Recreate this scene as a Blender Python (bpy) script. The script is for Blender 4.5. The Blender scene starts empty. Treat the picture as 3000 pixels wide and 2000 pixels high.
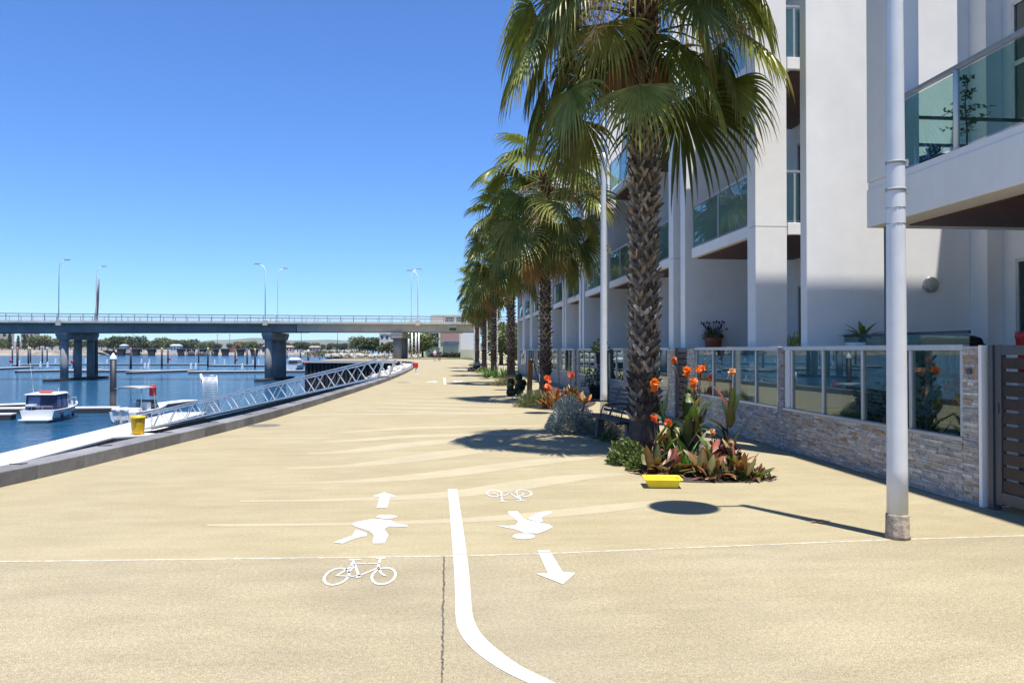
import bpy, math, random
from mathutils import Vector as V, Matrix
R = math.radians
sin, cos, pi = math.sin, math.cos, math.pi
scene = bpy.context.scene
COL = scene.collection

# ------------------------------------------------------------------ camera numbers (photo pixels 3000 x 2000)
FPX, YAW, PIT, EYE = 2250.0, R(5.33), math.atan(25 / 2250), 1.65
def ray(px, py):
    dx = (px - 1500) / FPX; dz = -(py - 1000) / FPX
    y = cos(PIT) - dz * sin(PIT); z = sin(PIT) + dz * cos(PIT)
    return V((dx * cos(YAW) + y * sin(YAW), -dx * sin(YAW) + y * cos(YAW), z))
def G(px, py, z=0.0):                     # point on a level plane
    r = ray(px, py); t = (z - EYE) / r.z
    return V((r.x * t, r.y * t, z))
def AZ(px, py, Z):                        # point at a depth along the view axis
    dx = (px - 1500) / FPX; r = ray(px, py)
    return V((r.x * Z, r.y * Z, EYE + r.z * Z))
def ground_at(px, Z, z=0.0):
    p = AZ(px, 1025, Z); return V((p.x, p.y, z))

# ------------------------------------------------------------------ mesh builder
class MB:
    def __init__(s): s.v = []; s.f = []; s.c = []; s.sm = []
    def add(s, vs, fs, col=(1, 1, 1), smooth=False):
        b = len(s.v); s.v += [tuple(p) for p in vs]
        if col and isinstance(col[0], (tuple, list)): s.c += list(col)
        else: s.c += [col] * len(vs)
        s.f += [tuple(b + i for i in f) for f in fs]; s.sm += [smooth] * len(fs)
    def box(s, x0, x1, y0, y1, z0, z1, col=(1, 1, 1)):
        s.add([(x0,y0,z0),(x1,y0,z0),(x1,y1,z0),(x0,y1,z0),(x0,y0,z1),(x1,y0,z1),(x1,y1,z1),(x0,y1,z1)],
              [(0,3,2,1),(4,5,6,7),(0,1,5,4),(1,2,6,5),(2,3,7,6),(3,0,4,7)], col)
    def obox(s, c, sx, sy, sz, rot=None, col=(1, 1, 1)):
        m = rot if rot is not None else Matrix.Identity(3); c = V(c)
        vs = [c + m @ V((a * sx / 2, b * sy / 2, d * sz / 2)) for d in (-1, 1) for (a, b) in ((-1,-1),(1,-1),(1,1),(-1,1))]
        s.add(vs, [(0,3,2,1),(4,5,6,7),(0,1,5,4),(1,2,6,5),(2,3,7,6),(3,0,4,7)], col)
    def bar(s, p, q, w, h, col=(1, 1, 1), up=(0, 0, 1)):
        p, q = V(p), V(q); d = (q - p); L = d.length
        if L < 1e-6: return
        d.normalize(); u = V(up); x = d.cross(u)
        if x.length < 1e-4: x = d.cross(V((1, 0, 0)))
        x.normalize(); z = x.cross(d)
        s.obox((p + q) / 2, w, L, h, Matrix((x, d, z)).transposed(), col)
    def tube(s, pts, rad, n=8, col=(1, 1, 1), caps=True, smooth=True):
        pts = [V(p) for p in pts]
        if not isinstance(rad, (list, tuple)): rad = [rad] * len(pts)
        vs = []; N = len(pts); prev = None
        for i, p in enumerate(pts):
            d = (pts[min(i + 1, N - 1)] - pts[max(i - 1, 0)]).normalized()
            if prev is None:
                a = d.cross(V((0, 0, 1)))
                if a.length < 1e-3: a = V((1, 0, 0))
            else: a = prev - d * prev.dot(d)
            a.normalize(); prev = a; b = d.cross(a)
            vs += [p + (a * cos(2 * pi * k / n) + b * sin(2 * pi * k / n)) * rad[i] for k in range(n)]
        fs = [(i * n + k, i * n + (k + 1) % n, (i + 1) * n + (k + 1) % n, (i + 1) * n + k) for i in range(N - 1) for k in range(n)]
        cc = col
        if col and isinstance(col[0], (tuple, list)): cc = [col[i] for i in range(N) for k in range(n)]
        b0 = len(s.v); s.add(vs, fs, cc, smooth)
        if caps:
            s.f += [tuple(b0 + k for k in range(n))[::-1], tuple(b0 + (N - 1) * n + k for k in range(n))]; s.sm += [False, False]
    def lathe(s, prof, c=(0, 0, 0), n=24, col=(1, 1, 1), smooth=True, caps=True):
        c = V(c); N = len(prof)
        vs = [c + V((r * cos(2 * pi * k / n), r * sin(2 * pi * k / n), z)) for (r, z) in prof for k in range(n)]
        fs = [(i * n + k, i * n + (k + 1) % n, (i + 1) * n + (k + 1) % n, (i + 1) * n + k) for i in range(N - 1) for k in range(n)]
        b0 = len(s.v); s.add(vs, fs, col, smooth)
        if caps:
            s.f += [tuple(b0 + k for k in range(n))[::-1], tuple(b0 + (N - 1) * n + k for k in range(n))]; s.sm += [False, False]
    def prism(s, poly, z0, z1, col=(1, 1, 1)):
        n = len(poly)
        if sum(poly[i][0] * poly[(i+1) % n][1] - poly[(i+1) % n][0] * poly[i][1] for i in range(n)) < 0: poly = poly[::-1]
        vs = [(p[0], p[1], z0) for p in poly] + [(p[0], p[1], z1) for p in poly]
        s.add(vs, [tuple(range(n))[::-1], tuple(range(n, 2 * n))] + [(i, (i + 1) % n, n + (i + 1) % n, n + i) for i in range(n)], col)
    def loft(s, rings, col=(1, 1, 1), smooth=True, closed=True, caps=True):
        n = len(rings[0]); vs = [p for r in rings for p in r]; N = len(rings); m = n if closed else n - 1
        fs = [(i * n + k, i * n + (k + 1) % n, (i + 1) * n + (k + 1) % n, (i + 1) * n + k) for i in range(N - 1) for k in range(m)]
        b0 = len(s.v); s.add(vs, fs, col, smooth)
        if caps:
            s.f += [tuple(b0 + k for k in range(n))[::-1], tuple(b0 + (N - 1) * n + k for k in range(n))]; s.sm += [False, False]
    def flat(s, pts, z=None, col=(1, 1, 1)):
        n = len(pts); vs = [(p[0], p[1], p[2] if z is None else z) for p in pts]
        a = sum(vs[i][0] * vs[(i+1) % n][1] - vs[(i+1) % n][0] * vs[i][1] for i in range(n))
        s.add(vs, [tuple(range(n)) if a > 0 else tuple(range(n))[::-1]], col)
    def ball(s, c, rx, ry, rz, n=10, m=6, col=(1, 1, 1), jit=0, rng=None):
        c = V(c); rings = []
        for i in range(1, m):
            a = pi * i / m; row = []
            for k in range(n):
                j = 1 + (rng.uniform(-jit, jit) if rng else 0)
                row.append(c + V((rx * sin(a) * cos(2*pi*k/n) * j, ry * sin(a) * sin(2*pi*k/n) * j, -rz * cos(a) * j)))
            rings.append(row)
        s.loft(rings, col)
    def build(s, name, mat, parent=None, world=True, bevel=0, loc=None, label=None):
        off = V((0, 0, 0))
        if parent is not None and world:
            q = parent
            while q: off += q.location; q = q.parent
        me = bpy.data.meshes.new(name)
        me.from_pydata([(p[0] - off.x, p[1] - off.y, p[2] - off.z) for p in s.v], [], s.f)
        if me.polygons: me.polygons.foreach_set('use_smooth', s.sm)
        ca = me.color_attributes.new('Col', 'FLOAT_COLOR', 'POINT')
        ca.data.foreach_set('color', [x for c in s.c for x in (c[0], c[1], c[2], 1.0)])
        me.materials.append(mat); me.update()
        o = bpy.data.objects.new(name, me); COL.objects.link(o)
        if parent is not None: o.parent = parent
        if loc is not None: o.location = loc
        if label: o['label'] = label
        if bevel:
            b = o.modifiers.new('edge', 'BEVEL'); b.width = bevel; b.segments = 2; b.limit_method = 'ANGLE'; b.angle_limit = R(40)
        return o
def tag(o, label=None, cat=None, group=None, kind=None):
    if label: o['label'] = label
    if cat: o['category'] = cat
    if group: o['group'] = group
    if kind: o['kind'] = kind
    return o
def thing(name, label, cat, loc=(0, 0, 0), group=None, rz=0):
    o = bpy.data.objects.new(name, None); COL.objects.link(o); o.location = loc; o.rotation_euler.z = rz
    o.empty_display_size = .2
    return tag(o, label, cat, group)
def structure(o): o['kind'] = 'structure'; return o
def copy_tree(o, parent=None):
    c = o.copy(); COL.objects.link(c)
    if parent is not None: c.parent = parent
    for ch in list(o.children): copy_tree(ch, c)
    return c

# ------------------------------------------------------------------ materials
def newmat(name):
    m = bpy.data.materials.new(name); m.use_nodes = True; nt = m.node_tree
    for n in list(nt.nodes): nt.nodes.remove(n)
    out = nt.nodes.new('ShaderNodeOutputMaterial')
    return m, nt, out
def N(nt, t, **k):
    n = nt.nodes.new(t)
    for a, b in k.items(): setattr(n, a, b)
    return n
def noise(nt, co, scale, det=3, rough=.55):
    n = N(nt, 'ShaderNodeTexNoise'); n.inputs['Scale'].default_value = scale; n.inputs['Detail'].default_value = det
    n.inputs['Roughness'].default_value = rough; nt.links.new(co, n.inputs['Vector']); return n.outputs['Fac']
def ramp(nt, fac, a, b, x0=.3, x1=.7):
    r = N(nt, 'ShaderNodeValToRGB'); e = r.color_ramp.elements
    e[0].position = x0; e[1].position = x1; e[0].color = (*a, 1); e[1].color = (*b, 1); nt.links.new(fac, r.inputs['Fac']); return r.outputs['Color']
def mixc(nt, a, b, fac=.5, mode='MIX'):
    m = N(nt, 'ShaderNodeMix', data_type='RGBA', blend_type=mode)
    for sock, val in ((m.inputs['A'], a), (m.inputs['B'], b)):
        if hasattr(val, 'links'): nt.links.new(val, sock)
        else: sock.default_value = (*val, 1)
    if hasattr(fac, 'links'): nt.links.new(fac, m.inputs['Factor'])
    else: m.inputs['Factor'].default_value = fac
    return m.outputs['Result']
def sc3(c, k): return tuple(min(1, x * k) for x in c)
def mat(name, col=None, rough=.6, metal=0, var=.12, scale=6, bump=0, bscale=60, attr=False, spec=.5, big=0, bigscale=.4, trans=0, streak=0):
    m, nt, out = newmat(name); tc = N(nt, 'ShaderNodeTexCoord').outputs['Object']
    p = N(nt, 'ShaderNodeBsdfPrincipled'); p.inputs['Roughness'].default_value = rough; p.inputs['Metallic'].default_value = metal
    p.inputs['Specular IOR Level'].default_value = spec
    v = ramp(nt, noise(nt, tc, scale), (1 - var,) * 3, (1 + var,) * 3)
    if attr:
        a = N(nt, 'ShaderNodeAttribute'); a.attribute_name = 'Col'; base = mixc(nt, a.outputs['Color'], v, 1, 'MULTIPLY')
    else:
        base = mixc(nt, col, v, 1, 'MULTIPLY')
    if big:
        base = mixc(nt, base, ramp(nt, noise(nt, tc, bigscale, 5, .6), (1 - big,) * 3, (1 + big * .5,) * 3), 1, 'MULTIPLY')
    if streak:
        mp = N(nt, 'ShaderNodeMapping'); mp.inputs['Scale'].default_value = (9, 9, .35); nt.links.new(tc, mp.inputs['Vector'])
        base = mixc(nt, base, ramp(nt, noise(nt, mp.outputs['Vector'], 1, 5, .65), (1 - streak,) * 3, (1,) * 3, .35, .6), 1, 'MULTIPLY')
    nt.links.new(base, p.inputs['Base Color'])
    if bump:
        b = N(nt, 'ShaderNodeBump'); b.inputs['Strength'].default_value = bump; b.inputs['Distance'].default_value = .02
        nt.links.new(noise(nt, tc, bscale, 4, .65), b.inputs['Height']); nt.links.new(b.outputs['Normal'], p.inputs['Normal'])
    if trans:
        t = N(nt, 'ShaderNodeBsdfTranslucent'); nt.links.new(mixc(nt, base, (1.5, 1.7, .8), 1, 'MULTIPLY'), t.inputs['Color'])
        mx = N(nt, 'ShaderNodeMixShader'); mx.inputs[0].default_value = trans
        nt.links.new(p.outputs[0], mx.inputs[1]); nt.links.new(t.outputs[0], mx.inputs[2]); nt.links.new(mx.outputs[0], out.inputs['Surface'])
    else: nt.links.new(p.outputs[0], out.inputs['Surface'])
    return m
def glassmat(name, tint, ior=1.5, rough=0.0, body=0.0, bodycol=(.02, .05, .05)):
    m, nt, out = newmat(name)
    t = N(nt, 'ShaderNodeBsdfTransparent'); t.inputs['Color'].default_value = (*tint, 1)
    g = N(nt, 'ShaderNodeBsdfGlossy'); g.inputs['Roughness'].default_value = rough; g.inputs['Color'].default_value = (.92, .97, .97, 1)
    f = N(nt, 'ShaderNodeFresnel'); ge = N(nt, 'ShaderNodeNewGeometry'); mr = N(nt, 'ShaderNodeMapRange'); mr.inputs['To Min'].default_value = ior; mr.inputs['To Max'].default_value = 1 / ior
    nt.links.new(ge.outputs['Backfacing'], mr.inputs['Value']); nt.links.new(mr.outputs['Result'], f.inputs['IOR'])
    src = t.outputs[0]
    if body:
        d = N(nt, 'ShaderNodeBsdfDiffuse'); d.inputs['Color'].default_value = (*bodycol, 1)
        mb = N(nt, 'ShaderNodeMixShader'); mb.inputs[0].default_value = body
        nt.links.new(src, mb.inputs[1]); nt.links.new(d.outputs[0], mb.inputs[2]); src = mb.outputs[0]
    mx = N(nt, 'ShaderNodeMixShader'); nt.links.new(f.outputs[0], mx.inputs[0])
    nt.links.new(src, mx.inputs[1]); nt.links.new(g.outputs[0], mx.inputs[2]); nt.links.new(mx.outputs[0], out.inputs['Surface'])
    return m
def paving(name, c0, c1, grain, patch, gs=260, dark=(.16, .13, .09)):
    # sand coloured exposed aggregate: pale binder, dark chips, broad worn and dirty patches
    m, nt, out = newmat(name); tc = N(nt, 'ShaderNodeTexCoord').outputs['Object']
    p = N(nt, 'ShaderNodeBsdfPrincipled'); p.inputs['Roughness'].default_value = .85; p.inputs['Specular IOR Level'].default_value = .25
    base = ramp(nt, noise(nt, tc, .55, 6, .62), c0, c1, .3, .7)
    fine = noise(nt, tc, gs, 2, .7); mid = noise(nt, tc, gs * .28, 3, .7)
    base = mixc(nt, base, ramp(nt, fine, (1 - grain,) * 3, (1 + grain * .7,) * 3, .36, .62), 1, 'MULTIPLY')
    base = mixc(nt, base, ramp(nt, mid, (1 - grain * .45,) * 3, (1 + grain * .3,) * 3, .35, .65), 1, 'MULTIPLY')
    vo = N(nt, 'ShaderNodeTexVoronoi'); vo.inputs['Scale'].default_value = gs * .42; nt.links.new(tc, vo.inputs['Vector'])
    sp = ramp(nt, vo.outputs['Distance'], (1,) * 3, (0,) * 3, .10, .2)
    pt = ramp(nt, noise(nt, tc, .33, 5, .66), (0,) * 3, (1,) * 3, .43, .68)
    dk = N(nt, 'ShaderNodeMath', operation='MULTIPLY'); nt.links.new(sp, dk.inputs[0])
    ad = N(nt, 'ShaderNodeMath', operation='MULTIPLY_ADD'); nt.links.new(pt, ad.inputs[0]); ad.inputs[1].default_value = patch; ad.inputs[2].default_value = grain * .6
    nt.links.new(ad.outputs[0], dk.inputs[1]); base = mixc(nt, base, dark, dk.outputs[0])
    pf = N(nt, 'ShaderNodeMath', operation='MULTIPLY'); nt.links.new(pt, pf.inputs[0]); pf.inputs[1].default_value = patch * .55
    base = mixc(nt, base, (.205, .18, .14), pf.outputs[0])
    mp = N(nt, 'ShaderNodeMapping'); mp.inputs['Scale'].default_value = (.8, 2.6, 1); nt.links.new(tc, mp.inputs['Vector'])
    base = mixc(nt, base, ramp(nt, noise(nt, mp.outputs['Vector'], 1.3, 6, .7), (.90, .89, .87), (1.03, 1.03, 1.03), .35, .6), 1, 'MULTIPLY')
    nt.links.new(base, p.inputs['Base Color'])
    b = N(nt, 'ShaderNodeBump'); b.inputs['Strength'].default_value = .35; b.inputs['Distance'].default_value = .004
    nt.links.new(fine, b.inputs['Height']); nt.links.new(b.outputs['Normal'], p.inputs['Normal'])
    nt.links.new(p.outputs[0], out.inputs['Surface']); return m
def worn(name, col, under):
    m, nt, out = newmat(name); tc = N(nt, 'ShaderNodeTexCoord').outputs['Object']
    p = N(nt, 'ShaderNodeBsdfPrincipled'); p.inputs['Roughness'].default_value = .7
    base = mixc(nt, col, ramp(nt, noise(nt, tc, 5, 5, .7), (.86,) * 3, (1.04,) * 3), 1, 'MULTIPLY')
    f = ramp(nt, noise(nt, tc, 95, 3, .7), (0,) * 3, (1,) * 3, .60, .68); g = ramp(nt, noise(nt, tc, 3.2, 4, .6), (.12,) * 3, (.9,) * 3, .42, .72)
    k = N(nt, 'ShaderNodeMath', operation='MULTIPLY'); nt.links.new(f, k.inputs[0]); nt.links.new(g, k.inputs[1])
    base = mixc(nt, base, under, k.outputs[0]); nt.links.new(base, p.inputs['Base Color'])
    b = N(nt, 'ShaderNodeBump'); b.inputs['Strength'].default_value = .3; b.inputs['Distance'].default_value = .004; nt.links.new(noise(nt, tc, 120, 3, .7), b.inputs['Height']); nt.links.new(b.outputs['Normal'], p.inputs['Normal'])
    nt.links.new(p.outputs[0], out.inputs['Surface']); return m
def watermat():
    m, nt, out = newmat('water'); tc = N(nt, 'ShaderNodeTexCoord').outputs['Object']
    p = N(nt, 'ShaderNodeBsdfPrincipled'); p.inputs['Roughness'].default_value = .10; p.inputs['IOR'].default_value = 1.33
    mp0 = N(nt, 'ShaderNodeMapping'); mp0.inputs['Scale'].default_value = (.012, .05, 1); nt.links.new(tc, mp0.inputs['Vector'])
    nt.links.new(ramp(nt, noise(nt, mp0.outputs['Vector'], 1, 4, .6), (.008, .048, .10), (.016, .085, .17)), p.inputs['Base Color'])
    mp = N(nt, 'ShaderNodeMapping'); mp.inputs['Scale'].default_value = (1, 1.5, 1); mp.inputs['Rotation'].default_value = (0, 0, R(18)); nt.links.new(tc, mp.inputs['Vector'])
    a = noise(nt, mp.outputs['Vector'], 1.1, 3, .6); c = noise(nt, mp.outputs['Vector'], .22, 2, .5)
    s = N(nt, 'ShaderNodeMath', operation='MULTIPLY_ADD'); nt.links.new(c, s.inputs[0]); s.inputs[1].default_value = 1.6; nt.links.new(a, s.inputs[2])
    b = N(nt, 'ShaderNodeBump'); b.inputs['Strength'].default_value = 1.0; b.inputs['Distance'].default_value = .34
    nt.links.new(s.outputs[0], b.inputs['Height']); nt.links.new(b.outputs['Normal'], p.inputs['Normal'])
    nt.links.new(p.outputs[0], out.inputs['Surface']); return m

M = dict(
    promenade=paving('promenade_paving', (.298, .254, .150), (.342, .296, .184), .26, .25, gs=120, dark=(.13, .11, .07)),
    near=paving('near_paving', (.292, .250, .156), (.335, .292, .19), .42, .85, gs=125, dark=(.12, .10, .075)),
    band=mat('pale_band', (.348, .302, .194), .85, var=.10, scale=60, big=.10, bigscale=1.5, bump=.1, bscale=200),
    paint=worn('white_road_paint', (.53, .535, .525), (.33, .29, .20)),
    linepale=mat('pale_joint_line', (.43, .395, .31), .8, var=.3, scale=14),
    jointdark=mat('dark_joint_filler', (.075, .065, .055), .9, var=.6, scale=40),
    patchdark=mat('dark_patch', (.14, .125, .10), .7, var=.3, scale=8),
    kerb=mat('kerb_concrete', (.21, .21, .215), .85, var=.16, scale=7, big=.2, bigscale=1.3, bump=.3, bscale=90, attr=False),
    kerb_attr=mat('kerb_concrete_blocks', rough=.85, var=.14, scale=9, big=.2, bigscale=1.2, bump=.3, bscale=90, attr=True),
    quay=mat('quay_wall', (.09, .085, .08), .9, var=.3, scale=2, big=.3),
    water=watermat(),
    render=mat('white_render', (.83, .815, .79), .85, var=.025, scale=3, big=.075, bigscale=.5, bump=.15, bscale=120, streak=.012),
    fascia=mat('fascia_render', (.80, .775, .735), .85, var=.02, scale=3, big=.04, bigscale=.8, bump=.12, bscale=140, streak=.03),
    greywall=mat('grey_wall', (.40, .40, .405), .85, var=.03, scale=3, big=.05),
    soffit=mat('timber_soffit', (.085, .034, .02), .6, var=.3, scale=8),
    glass=glassmat('balustrade_glass', (.66, .83, .80), 1.5, body=.05, bodycol=(.05, .12, .12)),
    fglass=glassmat('fence_glass', (.56, .70, .68), 1.7, body=.04, bodycol=(.05, .12, .12)),
    wglass=glassmat('window_glass', (.30, .42, .42), 1.6, body=.35, bodycol=(.03, .055, .06)),
    darkglass=mat('dark_pane', (.02, .028, .032), .08, var=.1, spec=.8),
    alu=mat('aluminium', (.52, .53, .55), .38, .65, var=.06, scale=12),
    whitemetal=mat('white_metal', (.72, .73, .75), .4, .15, var=.04),
    polepaint=mat('pole_paint', (.62, .635, .65), .36, .0, var=.05, scale=5, big=.06, bigscale=2, streak=.05),
    sleeve=mat('worn_sleeve', (.33, .275, .215), .8, var=.35, scale=14, bump=.5, bscale=30, streak=.4),
    darkmetal=mat('charcoal_metal', (.075, .08, .092), .45, .3, var=.08),
    black=mat('black', (.012, .012, .013), .6, var=.2),
    slat=mat('dark_timber', (.034, .027, .023), .6, var=.4, scale=10, bump=.3, bscale=40),
    gateslat=mat('gate_timber', rough=.55, var=.4, scale=7, attr=True, bump=.25, bscale=60),
    stone=mat('ledge_stone', rough=.85, var=.18, scale=22, attr=True, bump=.6, bscale=70),
    galv=mat('galvanised_truss', (.58, .60, .62), .45, .35, var=.1, scale=5, big=.1),
    dock=mat('pontoon_deck', (.50, .49, .465), .85, var=.06, scale=4, big=.08, bigscale=.5),
    dockside=mat('pontoon_side', (.03, .03, .032), .8, var=.3),
    pile=mat('black_pile', rough=.55, var=.2, scale=3, attr=True),
    bridge=mat('bridge_concrete', (.46, .43, .37), .9, var=.1, scale=.8, big=.2, bigscale=.15, streak=.12),
    girder=mat('bridge_girder', (.20, .20, .195), .85, var=.12, scale=.7, big=.18, bigscale=.2, streak=.15),
    pier=mat('bridge_pier', (.235, .235, .23), .9, var=.12, scale=.8, big=.25, bigscale=.3, streak=.2),
    gel=mat('boat_gelcoat', (.68, .68, .67), .22, var=.02),
    canvas=mat('navy_canvas', (.012, .018, .06), .6, var=.3, scale=3),
    clear=mat('clear_vinyl', (.08, .12, .22), .2, var=.3, scale=2),
    grey=mat('grey_trim', (.25, .26, .27), .6),
    red=mat('red_paint', (.50, .02, .02), .45, var=.12),
    orangered=mat('orange_red', (.60, .07, .02), .5),
    yellow=mat('yellow_bin', (.72, .40, .008), .42, var=.08, scale=3, big=.08),
    tray=mat('yellow_tray', (.80, .63, .035), .35, var=.03, big=.04, bigscale=5),
    leaf=mat('leaf', rough=.42, var=.2, scale=9, attr=True, trans=.22, spec=.4),
    frond=mat('frond', rough=.36, var=.25, scale=6, attr=True, trans=.18, spec=.28),
    dry=mat('dry_frond', rough=.8, var=.25, scale=6, attr=True, trans=.12),
    petal=mat('petal', rough=.55, var=.15, scale=30, attr=True, trans=.3),
    bark=mat('bark', rough=.9, var=.35, scale=12, attr=True, bump=.7, bscale=35),
    attr=mat('painted', rough=.55, var=.08, attr=True),
    rough=mat('weathered', rough=.9, var=.2, scale=1.2, attr=True, big=.2, bigscale=.3),
    foliage=mat('far_foliage', rough=.7, var=.25, scale=.6, attr=True, trans=.15),
    terracotta=mat('terracotta', (.36, .10, .05), .75, var=.15),
    ceramic=mat('dark_ceramic', (.03, .035, .035), .3, var=.2),
    whitepot=mat('white_pot', (.7, .7, .68), .5),
    soil=mat('soil', (.05, .035, .025), .95, var=.4, scale=20, bump=.6),
    timber=mat('orange_timber', (.40, .17, .06), .7, var=.35, scale=5, streak=.4),
    palewood=mat('pale_timber', (.50, .48, .44), .8, var=.2, streak=.3),
    bank=mat('far_bank', (.23, .205, .165), .95, var=.35, scale=.08, big=.3, bigscale=.03),
    lawn=mat('lawn', (.07, .12, .025), .9, var=.3, scale=3),
    hill=mat('far_hill', (.10, .11, .085), .95, var=.2, scale=.004),
    rock=mat('pale_rock', rough=.9, var=.2, scale=3, attr=True),
    sheet=mat('sheet_piling', (.035, .028, .025), .85, var=.5, scale=.8, streak=.5),
    brickpink=mat('pink_brick', (.34, .22, .20), .85, var=.1, scale=2),
    beige=mat('beige_wall', (.50, .46, .38), .85, var=.06, scale=1, big=.08),
)
from mathutils.geometry import tessellate_polygon
rng = random.Random(7)
def tess(name, poly, z, mt, parent=None):
    mb = MB(); tri = tessellate_polygon([[V((p[0], p[1], 0)) for p in poly]])
    vs = [(p[0], p[1], z) for p in poly]; fs = []
    for t in tri:
        a, b, c = (V(vs[i]) for i in t)
        fs.append(t if (b - a).cross(c - a).z > 0 else (t[0], t[2], t[1]))
    mb.add(vs, fs); return mb.build(name, mt, parent)

# ------------------------------------------------------------------ ground, water, quay
KERB = [(-10,-4),(-7.9,1.5),(-6.4,5.6),(-5.62,8.2),(-5.26,9.76),(-5.0,11.0),(-4.78,12.7),(-4.5,14.7),(-4.1,17.5),(-3.75,22.3),
        (-3.3,30),(-2.8,40),(-2.45,52),(-2.3,66),(-2.5,80),(-3.0,93),(-3.6,99.5),(-5.2,104),(-8.2,106.2),(-18.5,109.8)]
def smooth(pts, it=2):
    for _ in range(it):
        o = [pts[0]]
        for a, b in zip(pts, pts[1:]):
            o += [(a[0]*.75+b[0]*.25, a[1]*.75+b[1]*.25), (a[0]*.25+b[0]*.75, a[1]*.25+b[1]*.75)]
        pts = o + [pts[-1]]
    return pts
KS = smooth(KERB)
LINE = [(-12,6.62),(-3.43,6.36),(-1.6,6.27),(.03,6.2),(.77,6.196),(2.2,6.28),(3.87,6.37),(5.2,6.4),(40,6.6),(600,6.6)]
def kerbx(y):
    for a, b in zip(KERB, KERB[1:]):
        if a[1] <= y <= b[1]: return a[0] + (b[0] - a[0]) * (y - a[1]) / (b[1] - a[1])
    return KERB[0][0]
OFF = .38
outer = [(p[0] - OFF, p[1]) for p in KS]
prom_poly = [(x, y) for x, y in LINE if x > -6.4] + [(600, 1400), (-60, 1400), (-34, 520), (-23, 300), (-19.5, 140)] + [p for p in outer[::-1] if p[1] > 6.5] + [(kerbx(6.46) - OFF, 6.46)]
near_poly = [(kerbx(6.46) - OFF, 6.46)] + [p for p in outer[::-1] if p[1] < 6.4] + [(-10.4, -30), (600, -30)] + [(x, y) for x, y in LINE[::-1] if x > -6.4]
prom = structure(tess('promenade', prom_poly, 0, M['promenade']))
near = structure(tess('near_paving', near_poly, 0, M['near']))
# water sheet and bed
w = MB(); w.flat([(-4000, -200), (700, -200), (700, 6000), (-4000, 6000)], -4.0); structure(w.build('water', M['water']))

# quay face
qw = MB(); pts = outer + [(-19.5, 140), (-23, 300), (-34, 520)]
for a, b in zip(pts, pts[1:]): qw.add([(*a, -.002), (*a, -6), (*b, -6), (*b, -.002)], [(0, 1, 2, 3)])
structure(qw.build('quay_face', M['quay']))
# kerb laid as pre-cast blocks
kb = MB(); seals = MB(); acc = 0; L = 0
def along(pts, step):
    out = [V((*pts[0], 0))]; rem = step
    for a, b in zip(pts, pts[1:]):
        a, b = V((*a, 0)), V((*b, 0)); d = (b - a).length; t = rem
        while t <= d: out.append(a.lerp(b, t / d)); t += step
        rem = t - d
    return out
bl = along(KS, .95)
for i, (a, b) in enumerate(zip(bl, bl[1:])):
    d = (b - a).normalized(); nrm = V((-d.y, d.x, 0)); g = d * .009; k = rng.uniform(.72, 1.18); c = (.172 * k, .172 * k, .176 * k)
    p, q = a + g, b - g
    vs = [p, q, q + nrm * .40, p + nrm * .40]
    kb.add([(v.x, v.y, -.03) for v in vs] + [(v.x, v.y, .185) for v in vs], [(0,3,2,1),(4,5,6,7),(0,1,5,4),(1,2,6,5),(2,3,7,6),(3,0,4,7)], c)
    if i and i % 2 == 0:
        m_ = a + nrm * .27; seals.obox((m_.x, m_.y, .19), .014, .2, .012, Matrix.Rotation(math.atan2(nrm.y, nrm.x) - pi / 2 + .5, 3, 'Z'))
ko = structure(kb.build('kerb', M['kerb_attr'], bevel=.012))
seals.build('lifting_staple', M['black'], ko, world=False)

# ------------------------------------------------------------------ painted markings (children of the paving)
def Q(x, y): return G(800 + x / 2.352, 1380 + y / 2.352)
def B(x, y): return G(550 + x / 1.568, 1080 + y / 1.568)
ZB, ZL, ZP = .0015, .003, .0045
bands = [
 [(88,713),(400,710),(780,706),(1230,688),(1500,668),(1800,635),(2100,608),(2230,603),(2240,612),(2050,645),(1800,672),(1500,695),(1230,708),(780,719),(400,723),(88,724)],
 [(235,604),(600,599),(960,584),(1230,560),(1500,515),(1750,485),(2010,480),(2010,488),(1850,505),(1700,530),(1500,562),(1230,592),(960,604),(600,610),(240,612)],
 [(350,525),(700,516),(1000,489),(1300,450),(1500,425),(1700,407),(1900,401),(1900,409),(1700,431),(1500,457),(1300,487),(1000,516),(700,526),(360,531)],
 [(450,456),(700,444),(900,417),(1100,385),(1280,364),(1500,352),(1500,364),(1400,378),(1280,397),(1100,421),(900,441),(700,456),(460,461)],
 [(545,389),(700,377),(900,350),(1100,329),(1300,321),(1300,331),(1100,353),(900,376),(700,389),(550,394)],
 [(620,334),(800,321),(1000,304),(1250,297),(1600,294),(1600,301),(1250,309),(1000,319),(800,333),(620,339)],
 [(690,290),(850,279),(1000,267),(1300,261),(1640,258),(1640,264),(1300,270),(1000,279),(850,288),(690,295)],
 [(80,319),(400,318),(650,313),(650,319),(400,322),(80,323)],
 [(480,211),(800,206),(1100,203),(1450,205),(1450,210),(1100,209),(800,211),(480,214)],
 [(810,189),(1000,194),(1300,199),(1600,197),(1600,202),(1300,205),(1000,200),(810,193)],
 [(870,172),(1100,179),(1450,186),(1500,190),(1450,192),(1100,185),(870,176)],
 [(900,157),(1200,164),(1480,170),(1480,174),(1200,169),(900,160)],
 [(930,140),(1150,147),(1350,150),(1350,154),(1150,151),(930,143)],
 [(940,124),(1150,130),(1300,131),(1300,134),(1150,133),(940,126)],
]
mb = MB()
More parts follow.
